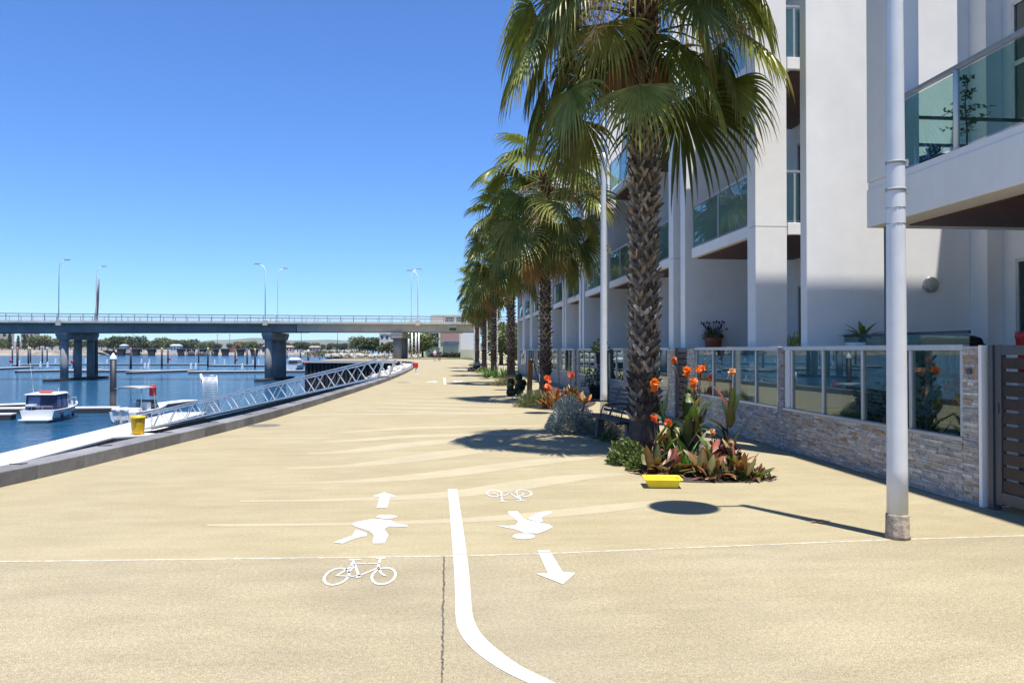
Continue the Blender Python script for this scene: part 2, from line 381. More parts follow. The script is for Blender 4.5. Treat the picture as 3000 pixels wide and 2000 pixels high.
for b in bands:
    b = smooth(b + [b[0]], 1)[:-1]
    P_ = [B(*p) for p in b]
    tri = tessellate_polygon([[V((p.x, p.y, 0)) for p in P_]])
    vs = [(p.x, p.y, ZB) for p in P_]; fs = []
    for t in tri:
        a_, b_, c_ = (V(vs[i]) for i in t); fs.append(t if (b_ - a_).cross(c_ - a_).z > 0 else (t[0], t[2], t[1]))
    mb.add(vs, fs)
mb.build('pale_paving_band', M['band'], prom)
def poly_mark(mb, pts, z=ZP):
    tri = tessellate_polygon([[V((p.x, p.y, 0)) for p in pts]]); vs = [(p.x, p.y, z) for p in pts]; fs = []
    for t in tri:
        a_, b_, c_ = (V(vs[i]) for i in t); fs.append(t if (b_ - a_).cross(c_ - a_).z > 0 else (t[0], t[2], t[1]))
    mb.add(vs, fs)
def strip_mark(mb, pts, w, z=ZP):
    for a, b in zip(pts, pts[1:]):
        d = V((b.x - a.x, b.y - a.y, 0)); 
        if d.length < 1e-5: continue
        d.normalize(); n = V((-d.y, d.x, 0)) * w / 2
        mb.flat([a - n, b - n, b + n, a + n], z)
def ring_mark(mb, c, rx, ry, w, z=ZP, n=40):
    for k in range(n):
        a, b = 2 * pi * k / n, 2 * pi * (k + 1) / n
        mb.flat([(c.x + rx*cos(a), c.y + ry*sin(a)), (c.x + rx*cos(b), c.y + ry*sin(b)), (c.x + (rx-w)*cos(b), c.y + (ry-w*1.9)*sin(b)), (c.x + (rx-w)*cos(a), c.y + (ry-w*1.9)*sin(a))], z)
# joints
lm = MB(); ln = [p for p in LINE if -7 < p[0] < 41]
for a, b in zip(ln, ln[1:]): lm.flat([(max(a[0], -6.3), a[1] - .014), (b[0], b[1] - .014), (b[0], b[1] + .013), (max(a[0], -6.3), a[1] + .013)], ZB)
lm.build('pale_joint', M['linepale'], prom)
jm = MB(); jp = [Q(*p) for p in [(1180,585),(1176,680),(1177,760),(1172,900),(1168,960),(1172,1040),(1170,1120),(1166,1300),(1165,1458)]]
jp.append(jp[-1] + (jp[-1] - jp[-2]) * 6)
jj = []
for a, b in zip(jp, jp[1:]):
    n_ = 14
    for k in range(n_): 
        p = a.lerp(b, k / n_); p.x += rng.uniform(-.0035, .0035); jj.append(p)
for a, b in zip(jj, jj[1:]):
    w_ = rng.uniform(.006, .016); jm.flat([(a.x - w_/2, a.y), (a.x + w_/2, a.y), (b.x + w_/2, b.y), (b.x - w_/2, b.y)], ZB)
jm.build('dark_expansion_joint', M['jointdark'], near)
# centre line
lf = [(1205,125),(1222,330),(1240,570),(1252,740),(1255,900),(1258,1020),(1275,1090),(1320,1170),(1400,1250),(1500,1325),(1620,1395),(1760,1460),(1960,1550)]
rt = [(1268,122),(1300,330),(1335,570),(1355,740),(1365,900),(1372,980),(1395,1060),(1440,1130),(1510,1200),(1600,1270),(1700,1340),(1840,1410),(2090,1525)]
lf, rt = smooth(lf, 2), smooth(rt, 2)
cm = MB()
for i in range(len(lf) - 1): cm.flat([Q(*lf[i]), Q(*lf[i+1]), Q(*rt[i+1]), Q(*rt[i])], ZL)
a, b = G(1302, 1106), G(1304, 1126); cm.flat([(a.x-.06, a.y), (b.x-.06, b.y), (b.x+.06, b.y), (a.x+.06, a.y)], ZL)
cm.build('white_lane_line', M['paint'], prom)
cut = MB(); p = Q(1241, 576); q = Q(1336, 575); cut.flat([p + V((0,-.006,0)), q + V((0,-.006,0)), q + V((0,.006,0)), p + V((0,.006,0))], ZL + .0012)
p = Q(1829, 561); q = Q(1912, 561); cut.flat([p + V((0,-.005,0)), q + V((0,-.005,0)), q + V((0,.005,0)), p + V((0,.005,0))], ZP + .0012)
cut.build('saw_cut', M['jointdark'], prom)
# pictograms
def ell(cx, cy, rx, ry, n=28): return [Q(cx + rx * cos(2*pi*k/n), cy + ry * sin(2*pi*k/n)) for k in range(n)]
wl = [[Q(*p) for p in pp] for pp in (
 [(545,366),(575,350),(665,334),(720,332),(810,338),(850,362),(930,372),(920,384),(800,381),(765,400),(795,440),(768,498),(687,499),(695,445),(665,415),(560,380)],
 [(568,406),(596,408),(648,428),(645,447),(570,462),(480,500),(415,492),(545,445)])] + [ell(782, 315, 70, 13)]
wr = [[Q(*p) for p in pp] for pp in (
 [(1535,375),(1620,378),(1670,373),(1690,350),(1625,297),(1618,278),(1685,278),(1725,330),(1900,368),(1930,385),(1870,415),(1825,430),(1740,428),(1660,400)],
 [(1800,300),(1860,280),(1918,277),(1915,292),(1850,318),(1860,350),(1835,352),(1755,330)])] + [ell(1728, 450, 78, 20)]
for name, polys in (('walker_symbol', wl), ('walker_symbol', wr)):
    mb = MB()
    for pp in polys: poly_mark(mb, pp)
    mb.build(name, M['paint'], prom)
ctr = V((sum(p.x for p in wl[0]) / 16, sum(p.y for p in wl[0]) / 16, 0)); d = G(1272, 1118) - ctr
mb = MB()
for pp in wl: poly_mark(mb, [V((ctr.x + d.x + (p.x - ctr.x) * 1.5, ctr.y + d.y + (p.y - ctr.y) * 1.5, 0)) for p in pp])
mb.build('walker_symbol', M['paint'], prom)
ctr2 = V((sum(p.x for p in wr[0]) / 14, sum(p.y for p in wr[0]) / 14, 0)); d = G(1336, 1117) - ctr2; mb = MB()
for pp in wr: poly_mark(mb, [V((ctr2.x + d.x + (p.x - ctr2.x) * 1.5, ctr2.y + d.y + (p.y - ctr2.y) * 1.5, 0)) for p in pp])
mb.build('walker_symbol', M['paint'], prom)
for pts in ([(765,146),(853,173),(806,176),(785,253),(715,253),(738,176),(682,173)], [(1822,548),(1905,546),(1995,695),(2085,703),(1998,780),(1808,706),(1893,705)]):
    mb = MB(); poly_mark(mb, [Q(*p) for p in pts]); mb.build('arrow_symbol', M['paint'], prom)
def bicycle(xf, w=.020):
    mb = MB()
    def S(pts, ww=w): strip_mark(mb, [xf(Q(*p)) for p in pts], ww)
    for (cx, cy, rx, ry) in ((437,728,90,61), (762,724,89,61)):
        c = Q(cx, cy); e = Q(cx + rx, cy); t = Q(cx, cy - ry); bt = Q(cx, cy + ry)
        c2 = xf(V((c.x, (t.y + bt.y) / 2, 0))); ring_mark(mb, c2, e.x - c.x, (t.y - bt.y) / 2, .019)
    S([(437,722),(585,726)]); S([(437,722),(545,655)]); S([(520,702),(560,648)],.018); S([(563,645),(592,726)]); S([(548,640),(640,638)]); S([(652,638),(738,636)]); S([(592,722),(735,662)])
    S([(740,602),(722,665),(745,705),(775,722)]); S([(712,601),(775,600)], .03); S([(522,612),(606,610)], .035); S([(560,612),(538,660)])
    c = xf(Q(585, 725)); ring_mark(mb, c, .024, .04, .012)
    mb.build('bicycle_symbol', M['paint'], prom)
bicycle(lambda p: p)
c0 = Q(595, 700); c1 = Q(1640, 162)
bicycle(lambda p: V((c1.x - (p.x - c0.x) * 1.0, c1.y - (p.y - c0.y) * 1.02, 0)), .018)
# dark oval patches laid on the paving near the kerb
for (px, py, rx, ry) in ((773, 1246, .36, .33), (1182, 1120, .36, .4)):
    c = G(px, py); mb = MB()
    poly_mark(mb, [V((c.x + rx * (1 + rng.uniform(-.05,.05)) * cos(2*pi*k/24), c.y + ry * (1 + rng.uniform(-.05,.05)) * sin(2*pi*k/24), 0)) for k in range(24)], ZL); mb.build('dark_patch', M['patchdark'], prom)

# ------------------------------------------------------------------ camera, sun, sky
cam = bpy.data.cameras.new('camera'); co = bpy.data.objects.new('camera', cam); COL.objects.link(co); scene.camera = co
co.location = (0, 0, EYE); co.rotation_euler = (pi / 2 + PIT, 0, -YAW); cam.lens = 27; cam.sensor_width = 36; cam.sensor_fit = 'HORIZONTAL'
cam.clip_start = .05; cam.clip_end = 30000
SUN_EL, SX, SY = R(75.5), .466, -.885           # towards the sun
sl = bpy.data.lights.new('sun', 'SUN'); so = bpy.data.objects.new('sun', sl); COL.objects.link(so)
sl.energy = 4.8; sl.angle = R(.53); sl.color = (1, .955, .89)
sd = V((SX * cos(SUN_EL), SY * cos(SUN_EL), sin(SUN_EL))); so.rotation_euler = sd.to_track_quat('Z', 'Y').to_euler(); so.location = (20, -40, 60)
wd = bpy.data.worlds.new('World'); scene.world = wd; wd.use_nodes = True; nt = wd.node_tree
bg = nt.nodes['Background']; sk = nt.nodes.new('ShaderNodeTexSky'); sk.sky_type = 'NISHITA'; sk.sun_disc = False
sk.sun_elevation = SUN_EL; sk.sun_rotation = math.atan2(SX, SY); sk.air_density = 1.0; sk.dust_density = .0; sk.ozone_density = 2.2; sk.altitude = 20
mx = nt.nodes.new('ShaderNodeMix'); mx.data_type = 'RGBA'; mx.blend_type = 'MULTIPLY'; mx.inputs['Factor'].default_value = 1
nt.links.new(sk.outputs[0], mx.inputs['A']); mx.inputs['B'].default_value = (.48, .75, 1.18, 1); nt.links.new(mx.outputs['Result'], bg.inputs[0]); bg.inputs[1].default_value = .088
vs_ = scene.view_settings; vs_.view_transform = 'Standard'; vs_.look = 'None'; vs_.exposure = .9; vs_.gamma = 1
scene.cycles.max_bounces = 6; scene.cycles.transparent_max_bounces = 16; scene.cycles.diffuse_bounces = 3; scene.cycles.glossy_bounces = 3
scene.cycles.use_denoising = True; scene.cycles.denoising_prefilter = 'ACCURATE'; scene.cycles.caustics_reflective = False; scene.cycles.caustics_refractive = False
# ------------------------------------------------------------------ white townhouses
FX = 6.0
Y0 = [14.18, 19.4, 23.6, 28.0, 32.6, 37.2, 41.8, 46.4, 51.0, 55.6]
ORD = ['first', 'second', 'third', 'fourth', 'fifth', 'sixth', 'seventh', 'eighth', 'ninth', 'tenth', 'eleventh', 'twelfth']
def window(name, x, y0, y1, z0, z1, parent, nb=(), mt=None):
    f = MB(); t = .06
    f.box(x-.05, x+.03, y0, y1, z0, z0+t); f.box(x-.05, x+.03, y0, y1, z1-t, z1)
    f.box(x-.047, x+.03, y0, y0+t, z0+t, z1-t); f.box(x-.047, x+.03, y1-t, y1, z0+t, z1-t)
    for z in nb: f.box(x-.044, x+.03, y0+t, y1-t, z-.04, z+.04)
    f.box(x-.044, x+.03, (y0+y1)/2-.03, (y0+y1)/2+.03, z0+t, z1-t)
    fo = f.build(name, M['alu'], parent, bevel=.004)
    g = MB(); g.box(x-.02, x-.008, y0+t, y1-t, z0+t, z1-t); g.build('pane', mt or M['wglass'], fo)
    b = MB(); b.box(x+.10, x+.11, y0, y1, z0, z1, (.05, .055, .055)); b.build('curtain', M['attr'], fo)
    return fo
def balustrade(par, x, y0, y1, z, ynear=None, xin=8.55, posts=None):
    posts = posts or [y0+.03, (y0+y1)/2, y1-.03]
    r = MB(); r.box(x-.03, x+.035, y0, y1, z+.98, z+1.025); r.build('handrail', M['alu'], par, bevel=.006)
    for p in posts:
        q = MB(); q.box(x-.02, x+.02, p-.02, p+.02, z-.02, z+.978); q.build('post', M['alu'], par)
    for a, b in zip(posts, posts[1:]):
        g = MB(); g.box(x-.006, x+.006, a+.03, b-.03, z+.05, z+.96); g.build('glass_panel', M['glass'], par)
    if ynear is not None:
        r = MB(); r.box(x+.04, xin, ynear, ynear+.05, z+.982, z+1.023); r.build('handrail', M['alu'], par)
        g = MB(); g.box(x+.16, xin, ynear+.02, ynear+.032, z+.05, z+.96); g.build('glass_panel', M['glass'], par)
        q = MB(); q.box(x+.72, x+.76, ynear+.005, ynear+.045, z-.02, z+.978); q.build('post', M['alu'], par)
houses = []
for i, y0 in enumerate(Y0):
    y1 = Y0[i + 1] if i + 1 < len(Y0) else y0 + 4.6
    party = (y1 - .95 if i == 0 else y1 - .72, y1 - .60 if i == 0 else y1 - .42)
    yb = party[0] - .38 if i == 0 else party[0] - .12
    h = thing('townhouse', 'white townhouse with glass balconies, %s in the row from the blank fin wall' % ORD[i], 'townhouse', (FX, y0, 0), 'white townhouses along the promenade')
    m = MB(); m.box(FX, FX+.63, y0, y0+.39, 0, 11.1); m.build('blade_wall', M['render'], h, bevel=.012)
    m = MB()
    for z in (4.02,): m.box(FX-.0015, FX+.6315, y0-.0015, y0+.3, z-.006, z+.006, (.34, .34, .34))
    m.build('control_joint', M['attr'], h)
    m = MB(); m.box(FX+.004, 14, party[0], party[1], 0, 11.12); m.build('party_wall', M['render'], h, bevel=.012)
    m = MB(); m.box(8.6, 8.8, y0+.10, party[0]-.003, 0, 10.6); m.build('rear_wall', M['render'], h)
    for z0, z1 in ((3.87, 4.1), (7.07, 7.3)):
        s = MB(); s.box(FX+.05, 8.597, y0+.393, yb, z0, z1); s.box(FX+.66, 8.597, y0+.02, y0+.39, z0, z1)
        so_ = s.build('balcony', M['render'], h, bevel=.008)
        t = MB(); t.box(FX+.17, 8.55, y0+.5, yb-.05, z0-.025, z0-.002); t.box(FX+.75, 8.55, y0+.10, y0+.49, z0-.024, z0-.003); t.build('soffit', M['soffit'], so_)
        balustrade(so_, FX+.08, y0+.45, yb-.03, z1, y0+.06)
    r = MB(); r.box(FX+.75, 14, y0+.12, party[0]-.004, 10.3, 10.55); r.build('roof', M['render'], h)
    for z0, z1 in ((.9, 3.2), (4.12, 6.6), (7.32, 9.8)):
        window('window', 8.6, y0+.9, party[0]-.7, z0, z1, h)
    t = MB(); t.box(6.66, 8.597, y0+.40, party[0]-.005, 0, 1.2); t.build('terrace', M['greywall'], h)
    houses.append(h)
# the near townhouse with its big balcony (right of the lamp post)
h = thing('townhouse', 'nearest white townhouse with the deep balcony box jutting out behind the lamp post', 'townhouse', (6.2, 10.6, 0), 'white townhouses along the promenade')
YN = -6
m = MB(); m.box(FX, 14, 12.12, 12.34, 0, 11.1); fin = m.build('fin_wall', M['render'], h, bevel=.012)
m = MB(); m.box(8.87, 9.4, 11.72, 12.117, 0, 10.3); m.box(9.15, 9.4, YN, 11.717, 0, 10.295)
rw = m.build('rear_wall', M['render'], h)
m = MB(); m.box(6.7, 14, YN, 10.33, 10.304, 10.6); m.build('roof', M['render'], h)
s = MB(); s.box(6.2, 9.147, YN, 10.67, 3.43, 3.98); s.box(6.215, 9.14, YN, 10.66, 3.98, 4.08); bal = s.build('balcony', M['fascia'], h, bevel=.01)
t = MB(); t.box(6.62, 8.5, YN, 10.3, 3.41, 3.427); t.build('soffit', M['soffit'], bal)
m = MB(); m.box(6.203, 6.58, 10.0, 10.667, 4.083, 11.0); m.build('blade_wall', M['fascia'], h, bevel=.01)
x = 6.27
r = MB(); r.bar((x, YN, 5.09), (x, 10.0, 5.09), .07, .055); r.build('handrail', M['alu'], bal, bevel=.006)
ps = [9.96, 8.80, 7.5, 6.1]
for p in ps:
    q = MB(); q.tube([(x, p, 4.05), (x, p, 5.06)], .036, 12) if p == 8.80 else q.box(x-.02, x+.02, p-.02, p+.02, 4.05, 5.06); q.build('post', M['polepaint'], bal)
for a, b in zip(ps, ps[1:]):
    g = MB(); g.box(x-.006, x+.006, b+.04, a-.04, 4.12, 5.03); g.build('glass_panel', M['glass'], bal)
r = MB(); r.box(6.6, 9.1, 10.55, 10.6, 4.62, 4.66); r.box(6.6, 9.1, 10.55, 10.6, 5.02, 5.06); r.build('side_rail', M['darkmetal'], bal)
window('window', 9.147, 8.4, 11.45, 4.10, 7.2, h, (5.25, 6.2))
window('window', 9.147, 9.0, 11.3, 7.5, 9.6, h)
window('patio_door', 9.147, 8.2, 11.4, 1.3, 3.1, h)
m = MB(); m.box(6.40, 6.52, 10.45, 10.57, 0, 3.428); m.build('steel_post', M['darkmetal'], h)
t = MB(); t.box(6.6, 8.34, 8.0, 12.115, 0, 1.25); tr = t.build('terrace', M['greywall'], h)
r = MB(); r.box(6.62, 6.66, 9.1, 12.1, 1.86, 1.90); r.build('handrail', M['darkmetal'], tr)
g = MB(); g.box(6.634, 6.646, 9.1, 12.1, 1.27, 1.855); g.build('glass_panel', M['glass'], tr)
# bulkhead light on the fin wall
p = AZ(2752, 830, 12.6); p.y = 12.12
b = thing('wall_light', 'round bulkhead light on the sunlit fin wall under the balcony', 'wall light', (p.x, 12.12, p.z))
m = MB(); m.lathe([(.135, 0), (.135, .03), (.12, .045)], (0, 0, 0), 24)
m.v = [(v[0], -v[2], v[1]) for v in m.v]; m.f = [f[::-1] for f in m.f]; m.build('backplate', M['alu'], b, world=False)
m = MB(); m.lathe([(.12, .045), (.112, .07), (.085, .095), (.045, .112), (.005, .118)], (0, 0, 0), 24); m.v = [(v[0], -v[2], v[1]) for v in m.v]; m.f = [f[::-1] for f in m.f]
m.build('diffuser', mat('frosted_lens', (.42, .41, .33), .35, var=.03), b, world=False)

# ------------------------------------------------------------------ ledge stone and glass fences
def ledge(mb, p0, u, length, z0, z1, n, r):
    p0, u, n = V(p0), V(u), V(n); z = z0
    while z < z1 - .005:
        h_ = min(r.uniform(.022, .040), z1 - z)
        if z1 - z - h_ < .02: h_ = z1 - z
        t = -r.uniform(0, .15)
        while t < length:
            w_ = r.uniform(.08, .25); a, b = max(t, 0), min(t + w_, length)
            if b - a > .012:
                d = r.uniform(.006, .022); c = r.random(); k = r.uniform(.75, 1.2)
                col = (.42, .395, .36) if c < .5 else (.44, .365, .28) if c < .68 else (.33, .33, .335) if c < .84 else (.54, .51, .46) if c < .95 else (.40, .27, .16)
                col = tuple(x_ * k for x_ in col)
                q0 = p0 + u * (a + .0015); q1 = p0 + u * (b - .0015)
                vs = [q0 + V((0,0,z+.001)), q1 + V((0,0,z+.001)), q1 + V((0,0,z+h_-.001)), q0 + V((0,0,z+h_-.001))]
                vs += [v + n * d * r.uniform(.85, 1.15) for v in vs]
                mb.add(vs, [(4,5,6,7),(0,1,5,4),(1,2,6,5),(2,3,7,6),(3,0,4,7)], col)
            t += w_
        z += h_
def fix_normals(o):
    import bmesh
    bm = bmesh.new(); bm.from_mesh(o.data); bmesh.ops.recalc_face_normals(bm, faces=bm.faces); bm.to_mesh(o.data); bm.free()
FNX = 5.67
def pillar(par, y0, y1, z1, r):
    m = MB(); m.box(FNX+.004, FNX+.42, y0+.004, y1-.004, 0, z1, (.36, .345, .32))
    ledge(m, (FNX, y0, 0), (0, 1, 0), y1 - y0, .005, z1, (-1, 0, 0), r)
    ledge(m, (FNX, y0, 0), (1, 0, 0), .42, .005, z1, (0, -1, 0), r)
    o = m.build('stone_pillar', M['stone'], par); fix_normals(o); return o
def fence_run(par, y0, y1, posts, r):
    m = MB(); m.box(FNX+.004, FNX+.30, y0, y1, 0, .655, (.3, .285, .26))
    ledge(m, (FNX, y0, 0), (0, 1, 0), y1 - y0, .005, .655, (-1, 0, 0), r)
    o = m.build('stone_wall', M['stone'], par); fix_normals(o)
    s = MB(); s.box(FNX-.02, FNX+.10, y0, y1, .658, .70); s.build('sill', M['alu'], par, bevel=.004)
    t = MB(); t.box(FNX-.012, FNX+.075, y0, y1, 1.645, 1.71); t.build('top_rail', M['alu'], par, bevel=.006)
    for p in posts:
        q = MB(); q.box(FNX, FNX+.06, p-.025, p+.025, .701, 1.643); q.build('post', M['alu'], par, bevel=.004)
    for a, b in zip(posts, posts[1:]):
        g = MB(); g.box(FNX+.025, FNX+.035, a+.028, b-.028, .705, 1.64); g.build('glass_panel', M['fglass'], par)
r_ = random.Random(3)
f1 = thing('glass_fence', 'glass fence on ledge stone between the timber gate and the white plastered pier', 'fence', (FNX, 7.63, 0), 'glass and stone fences')
pillar(f1, 7.63, 7.87, 1.69, r_)
fence_run(f1, 7.875, 12.26, [7.905, 8.83, 9.9, 10.97, 11.99], r_)
m = MB(); m.box(FNX-.004, FNX+.35, 12.06, 12.22, .70, 1.70); m.build('plaster_pier', M['render'], f1, bevel=.01)
m = MB(); m.box(FNX-.015, FNX+.40, 7.575, 7.625, 0, 1.70); m.build('plaster_return', M['render'], f1, bevel=.008)
m = MB(); m.lathe([(.035, 0), (.035, .012), (.01, .02)], (0, 0, 0), 16); m.v = [(FNX - .03 - v[2], 7.74 + v[0], 1.42 + v[1]) for v in m.v]; m.build('doorbell', M['darkmetal'], f1)
f2 = thing('glass_fence', 'glass panel fence on a ledge stone wall behind the flowering canna bed', 'fence', (FNX, 12.27, 0), 'glass and stone fences')
pillar(f2, 12.265, 12.46, 1.69, r_)
fence_run(f2, 12.465, 16.70, [12.50, 13.42, 14.51, 15.6, 16.66], r_)
pillar(f2, 16.705, 17.23, 1.69, r_)
f3 = thing('glass_fence', 'glass panel fence beyond the tall palm, third run from the timber gate', 'fence', (FNX, 18.2, 0), 'glass and stone fences')
pillar(f3, 18.2, 18.75, 1.69, r_); fence_run(f3, 18.755, 22.0, [18.8, 19.85, 20.9, 21.95], r_); pillar(f3, 22.005, 22.4, 1.69, r_)
for i in range(7):
    c = copy_tree(f3); c.location.y = 22.85 + 4.6 * i
    c['label'] = 'glass panel fence in front of the white townhouses, %s run from the timber gate' % ORD[i + 3]
# slatted gates
def gate(y0, y1, label, n=10, open_=.028):
    g = thing('slatted_gate', label, 'gate', (FNX+.03, y1, 0), 'slatted timber gates')
    f = MB(); x0, x1 = FNX+.03, FNX+.09
    f.box(x0, x1, y1-.09, y1, .06, 1.70); f.box(x0, x1, y0, y0+.09, .06, 1.70); f.box(x0+.002, x1-.002, y0+.09, y1-.09, .08, .20); f.box(x0+.002, x1-.002, y0+.09, y1-.09, 1.60, 1.698)
    f.box(x0-.02, x1+.02, y1+.006, y1+.075, 0, 1.70)
    f.build('frame', M['darkmetal'], g, bevel=.004)
    h_ = 1.39 / n
    for k in range(n):
        s = MB(); z = .21 + k * h_; kk = r_.uniform(.6, 1.5); s.box(x0+.012, x0+.034, y0+.092, y1-.092, z, z + h_ - open_, (.022*kk, .012*kk, .008*kk)); s.build('slat', M['gateslat'], g)
    q = MB(); q.box(x0-.010, x0-.001, y1-.06, y1-.035, 1.0, 1.10); q.build('latch', M['darkmetal'], g)
    return g
gate(6.10, 7.44, 'dark slatted timber gate in a charcoal metal frame at the near end of the fence')
gate(17.32, 18.12, 'narrow dark slatted gate half hidden behind the tall palm trunk', 10)
# big paving seam between fence and houses is bare: raised planting inside the near fence
# ------------------------------------------------------------------ street lamps
def lamp(first=None):
    t = thing('street_lamp', '', 'street lamp', (0, 0, 0), 'pale blue grey lamp posts along the houses')
    m = MB(); m.lathe([(.088, .21), (.086, .6), (.078, 3.0), (.06, 6.35), (.06, 6.5)], n=28); m.build('pole', M['polepaint'], t, world=False)
    m = MB(); m.lathe([(.104, 0), (.103, .03), (.097, .05), (.096, .20), (.091, .216)], n=24)
    m.v = [(v[0] * (1 + .03 * sin(v[1] * 90 + v[2] * 40)), v[1] * (1 + .03 * cos(v[0] * 80)), v[2]) for v in m.v]; m.build('base_sleeve', M['sleeve'], t, world=False)
    m = MB(); m.tube([(0, 0, 6.42), (-.3, 0, 6.46), (-.75, 0, 6.46)], .028, 10); m.build('arm', M['polepaint'], t, world=False)
    m = MB(); m.lathe([(.05, 6.50), (.08, 6.47), (.34, 6.44), (.365, 6.42), (.365, 6.39), (.33, 6.375), (.02, 6.372)], (-.68, 0, 0), 32); m.build('disc_head', M['polepaint'], t, world=False)
    return t
lamp0 = lamp()
LY = [6.42, 18.6, 30.3, 42.3, 54.5, 66.5, 79, 91]
for i, y in enumerate(LY):
    c = lamp0 if i == 0 else copy_tree(lamp0); c.location = (4.0, y, 0)
    c['label'] = ['nearest lamp post, thick and pale, with brown worn sleeve and two clamp bands', 'second lamp post, rising behind the bench', 'third lamp post, beside the second palm from the bench', 'fourth lamp post, by the third palm', 'fifth lamp post, by the fourth palm', 'sixth lamp post, thin in the distance', 'seventh lamp post, thin in the distance', 'farthest lamp post, before the bridge'][i]
for z, rr in ((3.30, .079), (3.06, .08)):
    m = MB(); m.lathe([(rr+.004, z-.012), (rr+.006, z), (rr+.004, z+.012)], n=28); m.box(rr-.005, rr+.03, -.02, .02, z-.03, z+.03); m.build('clamp_band', M['grey'], lamp0, world=False)
for z in (2.90, 2.76):
    m = MB(); m.tube([(.0795 * cos(a_), .0795 * sin(a_), z + .003 * sin(9 * a_)) for a_ in [pi - .5 + .11 * k for k in range(28)]], [.0012 + .0035 * abs(sin(2.1 * k + z * 9)) for k in range(28)], 5); m.build('tape_residue', M['grey'], lamp0, world=False)

# ------------------------------------------------------------------ palms
def lerp3(a, b, t): return tuple(a[i] + (b[i] - a[i]) * t for i in range(3))
def frond(mb, base, az, el, plen, fr, rg, segs=34, steps=7, droop=1.0, c0=(.085,.14,.035), c1=(.12,.15,.04), tipc=(.30,.25,.11), petmb=None, petc=(.14,.17,.05), roll=0, spread=112, hub=None, u=None, bend=None):
    base = V(base); d = V((cos(az) * cos(el), sin(az) * cos(el), sin(el))); p = base.copy(); pts = [p.copy()]
    npt = 6
    if hub is not None:
        hub = V(hub); ctl = base.lerp(hub, .55) + V((0, 0, .22 * (hub - base).length)); pts = [base * (1-t)**2 + ctl * 2*t*(1-t) + hub * t*t for t in [k / npt for k in range(npt + 1)]]
    for k in range(0 if hub is not None else npt):
        d = (d + V((0, 0, -.13 * droop))).normalized(); p = p + d * plen / npt; pts.append(p.copy())
    (petmb or mb).tube(pts, [.026, .02, .017, .015, .013, .012, .010], 5, petc, caps=False)
    u = V(u).normalized() if u is not None else d; w = u.cross(V((0, 0, 1)))
    if w.length < .05: w = V((-sin(az), cos(az), 0))
    w.normalize(); n = w.cross(u).normalized()
    if roll: rm = Matrix.Rotation(roll, 3, u); w = rm @ w; n = rm @ n
    # blade bends down a little from the petiole
    if hub is None: u = (u + V((0, 0, -.66 * droop))).normalized(); n = w.cross(u).normalized()
    da = R(2 * spread) / segs; tone = rg.uniform(0, 1)
    for i in range(segs):
        a = -R(spread) + da * (i + .5) + rg.uniform(-.02, .02)
        dr = (u * cos(a) + w * sin(a)).normalized(); side = (-u * sin(a) + w * cos(a))
        Ls = fr * (.72 + .28 * cos(a * .6)) * rg.uniform(.88, 1.08)
        q = pts[-1].copy(); dd = dr.copy(); split = .42 + rg.uniform(-.08, .08); dk = droop * rg.uniform(.75, 1.35)
        rows = []; cc = []
        ca = lerp3(c0, c1, min(1, max(0, tone + rg.uniform(-.3, .3))))
        for s in range(steps + 1):
            t = s / steps; r_here = Ls * t
            if t <= split: wd_ = 2 * r_here * math.tan(da / 2) * 1.02 + .004
            else: wd_ = 2 * Ls * split * math.tan(da / 2) * (1 - ((t - split) / (1 - split)) ** 1.3) * .95 + .002
            nn = dd.cross(side); 
            if nn.length > 1e-4: nn.normalize()
            else: nn = n
            fold = wd_ * .55
            sd_ = side * (wd_ / 2)
            rows += [q - sd_ - nn * fold * .5, q + nn * fold * .5, q + sd_ - nn * fold * .5]
            tc = lerp3(ca, tipc, max(0, (t - .72) / .28) * rg.uniform(.3, 1))
            cc += [tc] * 3
            f_ = .02 + .50 * max(0, (t - .22)) ** 1.1 * dk * (1.9 if steps > 8 else 1.25)
            dd = (dd + V((0, 0, -1)) * f_ * 7 / steps).normalized(); q = q + dd * (Ls / steps)
        fs = []
        for s in range(steps):
            o = s * 3; fs += [(o, o+1, o+4, o+3), (o+1, o+2, o+5, o+4)]
        mb.add(rows, fs, cc, smooth=False)
